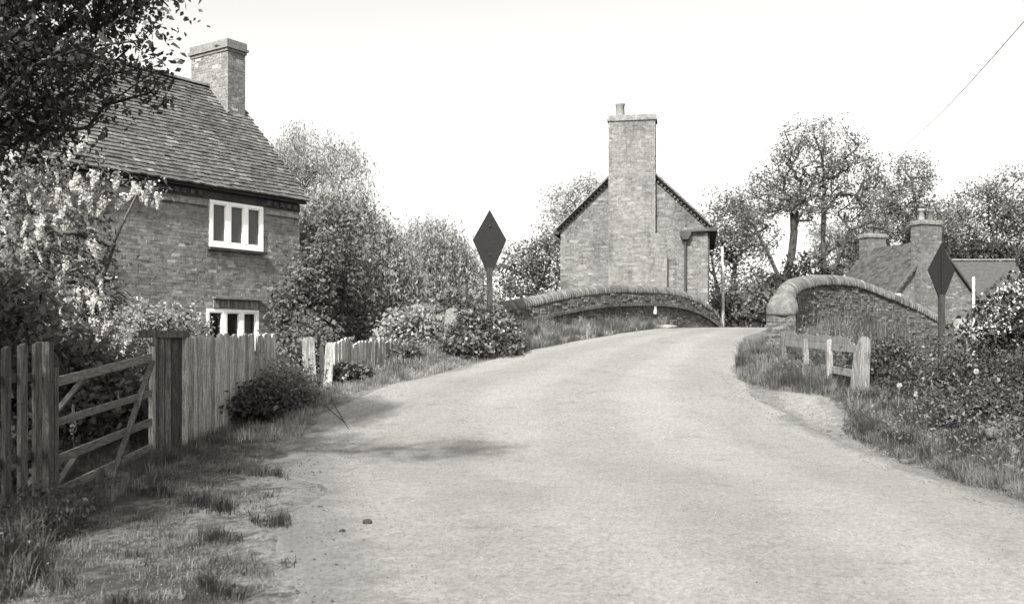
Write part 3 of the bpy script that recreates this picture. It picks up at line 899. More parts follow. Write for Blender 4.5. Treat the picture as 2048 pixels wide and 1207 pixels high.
MB().box(onleft(8.65, 2.62, .235), (.6, .8, 0), nn_, ZUP, .13, .02, .27).build('number_plate', M['paint_white'], pl)
MB().tube([onleft(13.3, 2.3, -.3), onleft(13.3, 3.0, -.3)], .03, 6).build('end_peg', M['paint_white'], pl)
RPT = [(6.04, 22.3, 2.60), (6.22, 22.75, 2.90), (6.48, 23.3, 3.07), (7.18, 24.7, 3.25), (7.92, 25.7, 3.36), (9.13, 27.0, 3.38), (10.34, 28.1, 3.15), (11.5, 28.9, 2.84), (12.4, 29.4, 2.50), (12.95, 29.65, 2.28)]
pr_, RC, rat = parapet('bridge_parapet', 'short humped brick parapet ending in a bulbous pier beside the wooden rails', RPT, 1, Vector((8.0, 25.2, 2.6)), rad=.235, string=None)
# pier at its near end: brick block with big rounded stone
pA = Vector((6.0, 22.2, 0)); pt = Vector((.37, .93, 0)).normalized(); pn = Vector((pt.y, -pt.x, 0))
pier = MB(); pier.box(pA + ZUP * 1.35 - pt * .02, pt, pn, ZUP, .5, .62, 1.7)
po = pier.build('pier', M['mortar_bridge'], pr_)
pb_ = Brickwork(po, M['brick_bridge'], L=.25, Hh=.085, proud=.012, wild=.004)
pb_.face(pA - pt * .27 - pn * .31, pn, -pt, .7, 2.2, lambda z: [(0, .62)])
pb_.face(pA - pt * .27 + pn * .31, pt, pn, .7, 2.2, lambda z: [(0, .5)])
pb_.done(pA + ZUP * 2.0, 60)
MB().box(pA + ZUP * 1.78 - pt * .03, pt, pn, ZUP, .54, .68, .06).build('pier_band', M['coping'], pr_)
kb_ = MB()
R_ = 12
ringz = [(2.2, .335), (2.26, .345), (2.34, .35), (2.44, .335), (2.54, .30), (2.62, .24), (2.68, .15), (2.70, .02)]
Vv, Ff = [], []
for z, r0 in ringz:
    for k in range(18):
        a = 2 * PI * k / 18
        rr_ = r0 * (1 + .05 * math.sin(3 * a + z * 9) + random.gauss(0, .012))
        Vv.append(tuple(pA + pt * (rr_ * .95 * math.cos(a)) + pn * (rr_ * math.sin(a)) + ZUP * (z + random.gauss(0, .006))))
for i in range(len(ringz) - 1):
    for k in range(18): Ff.append((i * 18 + k, i * 18 + (k + 1) % 18, (i + 1) * 18 + (k + 1) % 18, (i + 1) * 18 + k))
Ff.append(tuple(reversed(range(18)))); Ff.append(tuple(range((len(ringz) - 1) * 18, len(ringz) * 18)))
kb_.poly(Vv, Ff); kb_.build('pier_cap', M['coping'], pr_, True)
# pale stone block at the far end of the right parapet
def rock(mb, c, rx, ry, rz, seed, n1=10, n2=7, tone=.5):
    rn_ = random.Random(seed); ph = [rn_.uniform(0, 6) for _ in range(6)]
    P = []
    for i in range(n2 + 1):
        th_ = PI * i / n2
        for k in range(n1):
            a = 2 * PI * k / n1
            r_ = 1 + .13 * math.sin(2 * a + ph[0]) * math.sin(th_ * 2 + ph[1]) + .1 * math.sin(3 * a + ph[2] + th_ * 2) + rn_.gauss(0, .04)
            sq = lambda v: math.copysign(abs(v) ** .75, v)
            P.append((c[0] + rx * r_ * sq(math.sin(th_) * math.cos(a)), c[1] + ry * r_ * sq(math.sin(th_) * math.sin(a)), c[2] + rz * r_ * sq(math.cos(th_))))
    Fq = [(i * n1 + k, (i + 1) * n1 + k, (i + 1) * n1 + (k + 1) % n1, i * n1 + (k + 1) % n1) for i in range(n2) for k in range(n1)]
    mb.poly(P, Fq, tone); return mb
tag(rock(MB(), (13.2, 29.5, 2.0), .25, .22, .34, 3, tone=.6).build('end_stone', M['stone'], None, True), 'pale stone block at the low end of the right parapet', 'stone')
tag(rock(MB(), (-1.40, 23.3, 1.95), .22, .22, .42, 5, tone=.3).build('boulder', M['stone'], None, True), 'pale rounded stone rising between the two bushes by the diamond sign', 'stone')
tag(rock(MB(), (4.15, 28.3, 2.07), .5, .3, .06, 8, tone=1).build('kerb_stone', M['stone'], None, True), 'flat pale stone at the verge below the far parapet', 'stone')
for i, (x, y, r_, l_) in enumerate(((6.3, 13.0, .15, 'flat pale stone half hidden in the right hand grass bank'), (5.02, 12.7, .085, 'small grey stone on the road edge against the grass bank'), (5.3, 10.6, .09, 'pale stone in the grass at the lower right road edge'))):
    tag(rock(MB(), (x, y, H(x, y) + r_ * (.4 if i == 0 else .3)), r_ * 1.15, r_ * .8, r_ * .5, 20 + i, tone=.3).build('stone', M['stone_dark'], None, True), l_, 'stone', 'loose stones on the right verge')

# ------------------------------------------------------------------ diamond signs
def diamond(base, ztop, wdt, hgt_, rot, label, zpost):
    x, y = base
    e = empty('diamond_sign', (x, y, zpost), label, 'sign', 'diamond bridge signs')
    u = Vector((math.cos(rot), math.sin(rot), 0)); n = Vector((math.sin(rot), -math.cos(rot), 0))
    zc = ztop - hgt_ * .47
    o_ = Vector((x, y, 0))
    prof = [(0, ztop), (-wdt / 2, zc), (-.085, ztop - hgt_ * .95), (.085, ztop - hgt_ * .95), (wdt / 2, zc)]
    pl_ = MB().prism(prof, o_, u, ZUP, n, .03, .5).build('plate', M['sign_board'], e)
    po_ = MB(); po_.box(o_ - n * .0 + ZUP * ((ztop - hgt_ * .9 + zpost) / 2), u, n, ZUP, .14, .11, ztop - hgt_ * .9 - zpost, .3)
    po_.build('post', M['bark_dark'], e)
    if rot > .1: MB().box(o_ + n * .03 + ZUP * (zc), u, n, ZUP, .055, .03, hgt_ * .86, .3).build('stiffener', M['sign_board'], e)
    bl = MB()
    for s in (-.22, .22): bl.tube([o_ + n * .04 + ZUP * (zc + s * hgt_), o_ + n * .06 + ZUP * (zc + s * hgt_)], .018, 6)
    bl.build('bolts', M['black_iron'], e)
    return e
diamond((-.52, 23.25), 4.70, .79, 1.50, .05, 'tall black diamond sign standing out of the brambles against the sky', 1.2)
diamond((11.4, 26.55), 4.25, .80, 1.50, .2, 'narrow looking black diamond sign in front of the low cottage gable', 1.0)

# ------------------------------------------------------------------ vegetation builders
def unit(v): return v / np.maximum(1e-9, np.linalg.norm(v, axis=-1, keepdims=True))

def leaf_quads(P, L, Wd, tone, nbias=None, droop=0.0, along=None):
    """rhombic leaves: P (n,3) positions; returns V,F,tone"""
    n = len(P)
    d = unit(rng.normal(size=(n, 3))) if along is None else along
    if droop: d = unit(d + np.array([0, 0, -droop]))
    nn = rng.normal(size=(n, 3))
    if nbias is not None: nn = nn + nbias
    s = unit(np.cross(d, nn)); nn = np.cross(s, d)
    sz = rng.uniform(.5, 1.4, n) ; L = (np.asarray(L) * sz)[:, None]; Wd = (np.asarray(Wd) * sz * rng.uniform(.75, 1.2, n))[:, None]
    a = P - d * L * .5; c = P + d * L * .5
    m = P - d * L * .06
    fold = nn * Wd * rng.uniform(-.12, .3, (n, 1))
    V = np.stack([a, m + s * Wd * .5 + fold, c, m - s * Wd * .5 + fold], 1).reshape(-1, 3)
    F = np.arange(n * 4).reshape(n, 4)
    return V, F, tone

def seg_tubes(A, B, ra, rb, k=6):
    n = len(A); d = unit(B - A)
    jit = rng.uniform(.94, 1.06, n); ra = ra * jit; rb = rb * jit * rng.uniform(.97, 1.0, n)
    ref = np.where(np.abs(d[:, 2:3]) > .9, np.array([[1., 0, 0]]), np.array([[0, 0, 1.]]))
    e1 = unit(np.cross(d, ref)); e2 = np.cross(d, e1)
    ang = np.arange(k) * 2 * PI / k
    ca, sa = np.cos(ang)[None, :, None], np.sin(ang)[None, :, None]
    off = e1[:, None, :] * ca + e2[:, None, :] * sa
    ext = d * (np.minimum(ra, rb) * .5)[:, None]
    Ra = (A - ext)[:, None, :] + off * ra[:, None, None]; Rb = (B + ext)[:, None, :] + off * rb[:, None, None]
    V = np.concatenate([Ra, Rb], 1).reshape(-1, 3)
    base = (np.arange(n) * 2 * k)[:, None]; j = np.arange(k)[None, :]; j2 = (j + 1) % k
    F = np.stack([base + j, base + j2, base + k + j2, base + k + j], 2).reshape(-1, 4)
    return V, F

def ell_points(lobes, n, shell=.45):
    vol = np.array([l[3] * l[4] * l[5] for l in lobes]) ** .8; pick = rng.choice(len(lobes), n, p=vol / vol.sum())
    d = unit(rng.normal(size=(n, 3))); r = rng.uniform(shell ** 3, 1, n) ** (1 / 3)
    Lb = np.array(lobes)[pick]
    return Lb[:, :3] + d * r[:, None] * Lb[:, 3:6], d

def skeleton(trunks, att, tip=.012, step=.5, rmax=.3, wig=.07):
    """trunks: polylines (bottom first). Returns branch segments"""
    nodes, parent = [], []
    for tr in trunks:
        tr = np.asarray(tr, float); prev = -1
        pts = resample(smooth_poly(tr, 1), max(3, int(np.linalg.norm(tr[-1] - tr[0]) / step) + 2))
        for p in pts:
            nodes.append(p); parent.append(prev); prev = len(nodes) - 1
    ntr = len(nodes)
    top = np.mean([np.asarray(t)[-1] for t in trunks], 0)
    order = np.argsort(np.linalg.norm(att - top, axis=1))
    arr = np.array(nodes)
    lows = min(np.asarray(t)[0][2] for t in trunks)
    ends = []
    for i in order:
        a = att[i]
        d = arr - a
        dist = np.linalg.norm(d, axis=1) + np.maximum(0, d[:, 2]) * .9 + .7 * np.maximum(0, .7 * np.hypot(d[:, 0], d[:, 1]) + d[:, 2]) + np.where(arr[:, 2] < lows + .25 * (top[2] - lows), 3.0, 0)
        j = int(np.argmin(dist)); p0 = arr[j]
        L = np.linalg.norm(a - p0); m = max(1, int(L / step))
        new = []
        for q in range(1, m + 1):
            f = q / m
            p = p0 * (1 - f) + a * f + np.array([0, 0, 1]) * .12 * L * f * (1 - f) * 2
            if q < m: p = p + rng.normal(size=3) * wig * min(L, 1) * .5
            new.append(p); parent.append(j if q == 1 else len(nodes) - 1); nodes.append(p)
        arr = np.vstack([arr, new]); ends.append(len(nodes) - 1)
    cnt = np.zeros(len(nodes)); cnt[ends] = 1
    for i in range(len(nodes) - 1, -1, -1):
        if parent[i] >= 0: cnt[parent[i]] += cnt[i]
    cnt = np.maximum(cnt, 1)
    rad = np.minimum(tip * cnt ** .48, rmax)
    idx = [i for i in range(len(nodes)) if parent[i] >= 0]
    par = [parent[i] for i in idx]
    A, B = arr[par], arr[idx]
    rb = rad[idx]; ra = np.minimum(rad[par], rb * 1.35)
    return A, B, ra, rb

def put_tree(name, label, cat, base, trunks, lobes, natt, leaf, mat, bark='bark', nleaf=30, L=.16, Wd=.08, clump=.35, tip=.012, rmax=.3, group=None,
             shell=.4, droop=.15, willow=None, step=.5, tone_c=.16, crown_name='crown', extra=None, flat=1.0, step_k=5):
    root = empty(name, base, label, cat, group)
    att, d = ell_points(lobes, natt, shell)
    A, B, ra, rb = skeleton(trunks, att, tip, step, rmax)
    V, F = seg_tubes(A, B, ra, rb, step_k)
    link('trunk', np_mesh('trunk', V, F, M[bark], tone=np.repeat(rng.random(len(A)), step_k), smooth=True), root)
    if willow:
        ns, lmin, lmax, sp = willow
        S = np.repeat(att, ns, 0) + np.clip(rng.normal(size=(natt * ns, 3)), -1.5, 1.5) * clump * np.array([1, 1, .5])
        ln_ = rng.uniform(lmin, lmax, len(S)) * rng.uniform(.5, 1, len(S))
        zb = base[2] + .25
        ln_ = np.minimum(ln_, np.maximum(.2, S[:, 2] - zb))
        cnt = np.maximum(2, (ln_ / sp).astype(int))
        idx = np.repeat(np.arange(len(S)), cnt)
        f = np.concatenate([np.linspace(0, 1, c_) for c_ in cnt])
        out2 = np.repeat(np.repeat(d, ns, 0)[:, :2], cnt, 0)
        P = S[idx].copy()
        P[:, 2] -= f * ln_[idx]
        P[:, :2] += out2 * (f ** .5)[:, None] * .35 + np.stack([np.sin(idx * 1.7 + f * 3), np.cos(idx * 2.3 + f * 3)], 1) * .06
        P += rng.normal(size=P.shape) * .04
        tone = np.clip(.5 + np.repeat(rng.normal(0, tone_c, len(S)), cnt) + rng.normal(0, .1, len(P)), 0, 1)
        al = unit(rng.normal(size=P.shape) * .6 + np.array([0, 0, -1.0]))
        V, F, t = leaf_quads(P, L, Wd, tone, along=al)
    else:
        k = nleaf
        P = np.repeat(att, k, 0) + np.clip(rng.normal(size=(natt * k, 3)), -1.7, 1.7) * clump * np.array([1, 1, .75 * flat]) * np.repeat(rng.uniform(.6, 1.3, natt), k)[:, None]
        tone = np.clip(.5 + np.repeat(rng.normal(0, tone_c, natt), k) + rng.normal(0, .13, len(P)), 0, 1)
        nb = np.repeat(d, k, 0) * .5 + np.array([0, 0, .9])
        V, F, t = leaf_quads(P, L, Wd, tone, nbias=nb, droop=droop)
    link(crown_name, np_mesh(crown_name, V, F, M[mat], tone=t), root)
    return root, att, d

def blossoms(root, P, n, size, spread, name='blossom'):
    """small flower heads of tiny petals"""
    Q = np.repeat(P, n, 0) + rng.normal(size=(len(P) * n, 3)) * spread
    V, F, t = leaf_quads(Q, size, size * .8, np.clip(rng.normal(.6, .25, len(Q)), 0, 1), nbias=np.array([-.3, -.6, .7]))
    o = link(name, np_mesh(name, V, F, M['blossom'], tone=t), root); o['kind'] = 'stuff'
    return o

# ------------------------------------------------------------------ trees
def gz(x, y): return H(x, y)
# willows behind the cottage
put_tree('willow_tree', 'tall airy willow rising above the cottage roof beside its chimney', 'tree', (-7.9, 41, .3),
         [[(-7.9, 41, .2), (-8.2, 41, 3), (-8.7, 41, 5.5)], [(-8.1, 41, 3), (-7.9, 40.8, 6.4), (-6.7, 40.8, 8.6)]],
         [(-9.6, 41, 8.9, 1.6, 1.6, 1.3), (-8.2, 40.8, 9.5, 1.5, 1.6, 1.0), (-7.0, 40.8, 9.0, 1.0, 1.3, .9), (-9.9, 41, 7, 1.2, 1.6, 1.6), (-8.8, 40.6, 6.4, 1.2, 1.4, 1.4)],
         240, None, 'leaf_willow', willow=(17, .3, 1.1, .08), L=.13, Wd=.04, clump=.36, rmax=.16, tip=.007, group='willows behind the fence')
put_tree('willow_tree', 'broad weeping willow with trailing curtains right of the cottage wall', 'tree', (-5.2, 32, .3),
         [[(-5.2, 32, .2), (-5.2, 32, 2.2), (-5.1, 32, 4.4)]],
         [(-5.4, 32, 4.9, 1.5, 1.5, 1.3), (-4.6, 31.8, 4.4, 1.2, 1.3, 1.1), (-6.4, 31.5, 3.7, 1.1, 1.2, 1.2), (-5.6, 32, 6.1, .9, 1.1, .8), (-3.95, 32, 3.8, .8, 1.0, .9)],
         330, None, 'leaf_willow', willow=(18, .9, 3.6, .1), L=.14, Wd=.05, clump=.34, rmax=.18, tip=.007, group='willows behind the fence', tone_c=.3)
put_tree('willow_tree', 'rounded weeping willow in the gap left of the tall diamond sign', 'tree', (-3.0, 38, .3),
         [[(-3.0, 38, .2), (-3.0, 38, 2), (-3.0, 38, 4.2)]],
         [(-3.2, 38, 5.2, 1.3, 1.5, 1.3), (-2.2, 38, 4.4, 1.1, 1.3, 1.1), (-4.2, 38, 4.4, 1.0, 1.3, 1.2), (-1.6, 38, 3.4, .8, 1, .8)],
         240, None, 'leaf_willow', willow=(18, .9, 3.2, .1), L=.15, Wd=.05, clump=.34, rmax=.16, tip=.007, group='willows behind the fence', tone_c=.28)
# dark tree between the willows and the cottage corner
put_tree('garden_tree', 'dark leafy tree pressed against the far corner of the cottage', 'tree', (-5.4, 28.4, .3),
         [[(-5.4, 28.4, .2), (-5.4, 28.4, 1.6), (-5.3, 28.4, 3)]],
         [(-5.6, 28.4, 3.6, 1.0, 1.0, 1.0), (-5.2, 28.4, 4.8, .8, .9, .9), (-5.6, 28, 2.2, 1.0, 1, .9), (-4.7, 28.6, 3.0, .7, .8, 1.2)],
         170, None, 'leaf_mid', nleaf=45, L=.14, Wd=.08, clump=.28)
put_tree('climbing_shrub', 'loose pale shrub climbing the cottage wall beside the lower window', 'shrub', (-4.95, 24.1, .4),
         [[(-4.95, 24.1, .4), (-5.0, 24.1, 1.2), (-5.1, 24.2, 2.0)]],
         [(-5.35, 24.3, 2.5, .4, .45, .6), (-4.95, 24.3, 3.0, .45, .5, .9), (-4.9, 23.9, 1.7, .55, .5, .7), (-4.6, 24.6, 3.9, .3, .5, .6)],
         130, None, 'leaf_mid', nleaf=42, L=.11, Wd=.06, clump=.2)
put_tree('garden_shrub', 'round mid grey shrub behind the garden fence gap', 'shrub', (-4.5, 22.2, .5),
         [[(-4.5, 22.2, .4), (-4.5, 22.2, .9), (-4.5, 22.2, 1.3)]], [(-4.6, 22.2, 1.5, .6, .5, .55), (-4.1, 22.4, 1.35, .4, .4, .4)], 60, None, 'leaf_mid', nleaf=50, L=.10, Wd=.06, clump=.17)
# behind the tall house
put_tree('field_tree', 'leafy tree filling the gap between diamond sign and tall house', 'tree', (.9, 43, .5),
         [[(.9, 43, .3), (.9, 43, 2.2), (1.0, 43, 4)]],
         [(.6, 43, 4.7, 1.2, 1.2, 1.3), (1.6, 43, 5.4, .9, 1, 1.1), (-.2, 43, 3.4, 1.0, 1, 1.2), (1.7, 42.5, 3.0, .9, 1, 1.3), (2.4, 43, 4.2, .6, .9, 1)],
         220, None, 'leaf_mid', nleaf=66, L=.13, Wd=.075, clump=.31, group='trees beyond the bridge')
put_tree('field_tree', 'pale sparse tree top showing over the left slope of the tall house roof', 'tree', (3.0, 49, .5),
         [[(3.0, 49, .3), (3.0, 49, 4), (3.1, 49, 7)]], [(3.2, 49, 8.4, 1.5, 1.5, 1.5), (2.3, 49, 7.4, 1.1, 1.4, 1.2), (4.2, 49, 8.0, 1.2, 1.4, 1.4)],
         150, None, 'leaf_light', nleaf=46, L=.13, Wd=.07, clump=.33, group='trees beyond the bridge')
put_tree('field_tree', 'thin crooked tree beside the slender pole right of the tall house', 'tree', (9.7, 45, .5),
         [[(9.7, 45, .3), (9.8, 45, 3), (10.1, 45, 5.5)], [(9.8, 45, 2.6), (9.2, 45, 4.2), (8.9, 45, 6)]],
         [(9.6, 45, 7.0, 1.5, 1.4, 1.7), (8.7, 45, 5.6, 1.0, 1.2, 1.2), (10.6, 45, 5.4, 1.1, 1.2, 1.2), (9.2, 45, 3.6, 1.2, 1, .9)],
         190, None, 'leaf_mid', nleaf=52, L=.125, Wd=.07, clump=.3, bark='bark_dark', group='trees beyond the bridge', rmax=.16)
put_tree('great_tree', 'large open crowned tree with three dark trunks, tallest beyond the bridge', 'tree', (13.6, 47, .5),
         [[(14.9, 47, .3), (14.9, 47, 3.6), (14.6, 47, 6), (14.7, 47, 8.5), (14.6, 47, 10.4)], [(14.2, 47, .3), (14.3, 47, 2.6), (15.1, 47, 5.0), (15.9, 47, 7.0)], [(12.8, 47, .3), (12.7, 47, 4.4), (11.9, 47, 6.2), (11.1, 47, 7.6)],
          [(12.7, 47, 4.2), (13.3, 47, 6.2), (13.2, 47, 8.6)]],
         [(14.4, 47, 10.8, 1.9, 1.7, 1.5), (13.1, 47, 9.2, 1.5, 1.5, 1.4), (15.9, 47, 9.6, 1.5, 1.5, 1.4), (11.7, 47, 8.4, 1.6, 1.5, 1.3), (10.9, 47, 7.4, 1.0, 1.2, 1.0), (16.4, 47, 7.6, 1.1, 1.3, 1.2), (11.6, 47, 6.4, 1.0, 1.0, .8), (14.2, 47, 8.2, 1.5, 1.4, 1.0), (16.3, 47, 6.0, .8, 1.0, .7)],
         390, None, 'leaf_mid', nleaf=50, L=.12, Wd=.07, clump=.29, bark='bark_dark', rmax=.24, tip=.015, shell=.3)
put_tree('evergreen_bush', 'dense dark evergreen bush at the foot of the great tree', 'bush', (12.2, 44.5, .4),
         [[(12.2, 44.5, .3), (12.2, 44.5, 1.5), (12.2, 44.5, 3)]], [(11.5, 44.5, 3.6, 1.2, 1, 1.2), (12.9, 44.5, 4.2, 1.3, 1, 1.4), (14.3, 45, 3.8, .9, 1, 1.3), (11, 44.5, 2.2, 1.1, 1, 1.3)],
         220, None, 'leaf_dark', nleaf=60, L=.17, Wd=.10, clump=.28, bark='bark_dark')
put_tree('field_hedge', 'dark hedge closing the view where the lane drops beyond the crest', 'hedge', (9.6, 40, .6),
         [[(9.0, 40, .3), (9.0, 40, 1.2), (9.0, 40, 2)], [(10.6, 40, .3), (10.6, 40, 1.2), (10.6, 40, 2)]],
         [(8.6, 40.5, 2.5, 1.0, .8, 1.2), (9.8, 40.6, 2.9, 1.2, .9, 1.3), (11.2, 40.5, 2.6, 1.2, .9, 1.3), (10.2, 40.2, 1.5, 1.6, .8, .8)],
         220, None, 'leaf_mid', nleaf=45, L=.16, Wd=.10, clump=.27, bark='bark_dark')
put_tree('field_tree', 'upright tree with fanned bare limbs above the middle cottage chimney', 'tree', (19.9, 52, .5),
         [[(19.9, 52, .3), (20.0, 52, 5.0), (19.4, 52, 7.5)], [(20.0, 52, 5), (20.8, 52, 8), (20.9, 52, 10.4)], [(20, 52, 4.6), (19.0, 52, 7), (18.4, 52, 9)]],
         [(20.9, 52, 10.2, .9, 1.2, 1.5), (19.2, 52, 9.0, 1.2, 1.3, 1.2), (20.3, 52, 8, 1.4, 1.3, 1.2), (21.8, 52, 7.8, 1.3, 1.3, 1.4), (18.6, 52, 7.2, 1.1, 1.2, 1.1)],
         310, None, 'leaf_mid', nleaf=54, L=.125, Wd=.07, clump=.3, bark='bark_dark', group='trees beyond the bridge', rmax=.18)
put_tree('field_tree', 'bushy pale tree between the great tree and the cottage stacks', 'tree', (17.6, 54, .5),
         [[(17.6, 54, .3), (17.6, 54, 3), (17.6, 54, 5)]], [(17.6, 54, 6.2, 1.8, 1.3, 1.3), (19.2, 54, 6.2, 1.6, 1.3, 1.3), (17.2, 54, 7.4, 1.2, 1.2, 1.0), (22.4, 54, 7.4, 1.2, 1.2, 1.2)],
         240, None, 'leaf_light', nleaf=52, L=.13, Wd=.07, clump=.32, group='trees beyond the bridge')
put_tree('field_tree', 'dense grey tree over the long roof at the right edge', 'tree', (24.2, 54, .5),
         [[(24.2, 54, .3), (24.2, 54, 4), (24.3, 54, 7)], [(25.6, 54, .3), (25.6, 54, 4), (25.8, 54, 7)]],
         [(23.8, 54, 7.6, 1.5, 1.5, 1.8), (25.2, 54, 8.8, 1.6, 1.5, 1.8), (27, 54, 9.2, 1.7, 1.5, 1.8), (24.8, 54, 6.4, 2.2, 1.5, 1.2), (28.2, 54, 7.4, 2, 1.5, 2.4)],
         330, None, 'leaf_mid', nleaf=66, L=.14, Wd=.08, clump=.36, bark='bark_dark', group='trees beyond the bridge')
put_tree('field_tree', 'low dark tree behind the long roof ridge', 'tree', (22.5, 50.5, .5),
         [[(22.5, 50.5, .3), (22.5, 50.5, 3), (22.5, 50.5, 4.5)]], [(21.6, 50.5, 5.6, 1.5, 1, 1.1), (23.6, 50.5, 5.8, 1.7, 1, 1.1), (25.6, 50.5, 5.6, 1.5, 1, 1.2)],
         190, None, 'leaf_dark', nleaf=42, L=.18, Wd=.11, clump=.3, bark='bark_dark', group='trees beyond the bridge')
pole = MB(); pole.tube([(8.0, 38, .4), (8.02, 38, 3), (7.99, 38, 5.3)], [.075, .06, .05], 8)
tag(pole.build('wooden_pole', M['wood_old'], None, True), 'slender bare wooden pole beyond the end of the far parapet', 'pole')
wire = MB(); wire.tube([Vector((10.1, 18, 8.4)).lerp(Vector((17.8, 46, 10.5)), t) - ZUP * (.25 * math.sin(PI * t)) for t in np.linspace(0, 1, 14)], .009, 4)
tag(wire.build('overhead_wire', M['black_iron'], None), 'thin overhead wire crossing the sky at the upper right corner', 'wire')

# near tree over the cottage roof, trunk out of frame on the left
near, att, d = put_tree('overhanging_tree', 'dark leafy tree hanging over the cottage roof from the left', 'tree', (-8.6, 10.2, H(-8.6, 10.2)),
         [[(-8.6, 10.2, -.3), (-8.5, 10.3, 2.4), (-8.0, 10.8, 4.6), (-7.2, 11.4, 6.0)], [(-8.5, 10.3, 2.8), (-9.2, 9.4, 5), (-9.4, 9, 6.4)]],
         [(-6.4, 11.8, 4.9, 1.3, 1.4, .85), (-5.1, 12.2, 5.2, 1.1, 1.2, .75), (-7.6, 10.8, 5.4, 1.6, 1.7, 1.2), (-5.8, 11.8, 6.1, 1.6, 1.4, .9), (-7.6, 12.0, 4.1, 1.1, 1.2, .8), (-9.2, 9.5, 6.0, 1.6, 2.0, 1.5), (-5.3, 11.8, 6.3, 1.0, 1.2, .7), (-7.2, 8.6, 6.0, 1.4, 1.4, .9), (-6.8, 11.8, 3.9, .7, .8, .5), (-7.0, 12.0, 3.0, .6, .7, .7), (-7.1, 12.2, 2.0, .6, .7, .6), (-7.0, 4.6, 5.3, 1.4, 1.8, .8), (-6.4, 7.4, 5.5, 1.3, 1.5, .8), (-5.2, 8.9, 6.0, 1.1, 1.0, .6), (-3.4, 8.2, 6.2, 1.3, .9, .45), (-7.2, 6.2, 4.6, 1.3, 1.6, .7), (-5.8, 5.5, 5.0, 1.2, 1.5, .7), (-8.0, 7.6, 5.6, 1.4, 1.6, .9), (-6.2, 12.2, 4.3, .9, .9, .45), (-4.6, 12.3, 5.75, .5, .5, .3), (-5.6, 12.4, 4.35, .4, .5, .2)],
         1250, None, 'leaf_near', nleaf=60, L=.092, Wd=.05, clump=.22, bark='bark_dark', rmax=.26, tip=.010, droop=.5)

# wisteria tree in front of the cottage with hanging flower clusters
wis, att, d = put_tree('wisteria', 'wisteria with pale hanging flower clusters trained before the cottage', 'climber', (-7.6, 17.6, H(-7.6, 17.6)),
         [[(-7.6, 17.6, 0), (-7.5, 17.6, 1.5), (-7.2, 17.6, 3.0), (-6.6, 17.6, 4.2)], [(-7.5, 17.6, 1.2), (-6.6, 17.7, 2.4), (-5.9, 17.8, 3.4)]],
         [(-8.3, 17.4, 4.3, .8, .6, .8), (-7.9, 17.6, 3.5, .7, .6, .9), (-8.0, 17.5, 2.6, .9, .6, .8), (-7.2, 17.7, 2.1, .6, .5, .45), (-6.8, 17.7, 4.4, .5, .4, .16), (-7.4, 17.6, 4.55, .4, .5, .3), (-6.3, 17.8, 4.2, .35, .3, .1), (-8.8, 17.2, 3.2, .8, .6, 1.4), (-7.05, 17.7, 2.8, .22, .3, .35), (-6.4, 17.7, 1.85, .5, .4, .25)],
         250, None, 'leaf_mid', nleaf=20, L=.12, Wd=.05, clump=.2, rmax=.09, tip=.007, droop=.6)
rac = []
for v in range(3):
    n = 130
    f = (np.arange(n) + rng.random(n)) / n; a = rng.uniform(0, 2 * PI, n); rr0 = .075 * (1 - f) ** .6 + .012
    P = np.stack([np.cos(a) * rr0 * np.sqrt(rng.random(n)), np.sin(a) * rr0 * np.sqrt(rng.random(n)), -f * .36], 1)
    V, F, t = leaf_quads(P, .046, .04, np.clip(rng.normal(.6, .2, n), 0, 1))
    rac.append(np_mesh('flower_cluster', V, F, M['blossom'], tone=t))
fr_ = att[(att[:, 1] < 17.9)]
sel = rng.choice(len(fr_), 150, replace=False)
for i in sel:
    for rep in range(rng.integers(1, 3)):
        o = bpy.data.objects.new('flower_cluster', rac[rng.integers(0, 3)]); COL.objects.link(o)
        o.parent = wis
        o.location = Vector(fr_[i] + rng.normal(size=3) * .15 + np.array([0, -.12, .05])) - Vector(wis.location)
        s_ = rng.uniform(.4, 1.2); o.scale = (s_, s_, s_ * rng.uniform(.7, 1.25)); o.rotation_euler = (rng.normal() * .3, rng.normal() * .3, rng.uniform(0, 6))
blossoms(wis, fr_[::2], 9, .035, .16)
# pale flowering shrub under the wisteria, right of it
fs, att, d = put_tree('flowering_shrub', 'pale flowering shrub foaming over the fence top below the wisteria', 'shrub', (-5.7, 17.2, H(-5.7, 17.2)),
         [[(-5.7, 17.2, .1), (-5.7, 17.2, .8), (-5.7, 17.2, 1.3)]], [(-5.95, 17.2, 1.85, .55, .5, .4), (-5.75, 17.5, 1.9, .4, .45, .35), (-6.5, 17.0, 1.7, .5, .5, .5), (-5.6, 17.2, 1.3, .7, .4, .5)],
         130, None, 'leaf_light', nleaf=36, L=.08, Wd=.05, clump=.15, rmax=.05)
blossoms(fs, att[::2], 16, .04, .09)
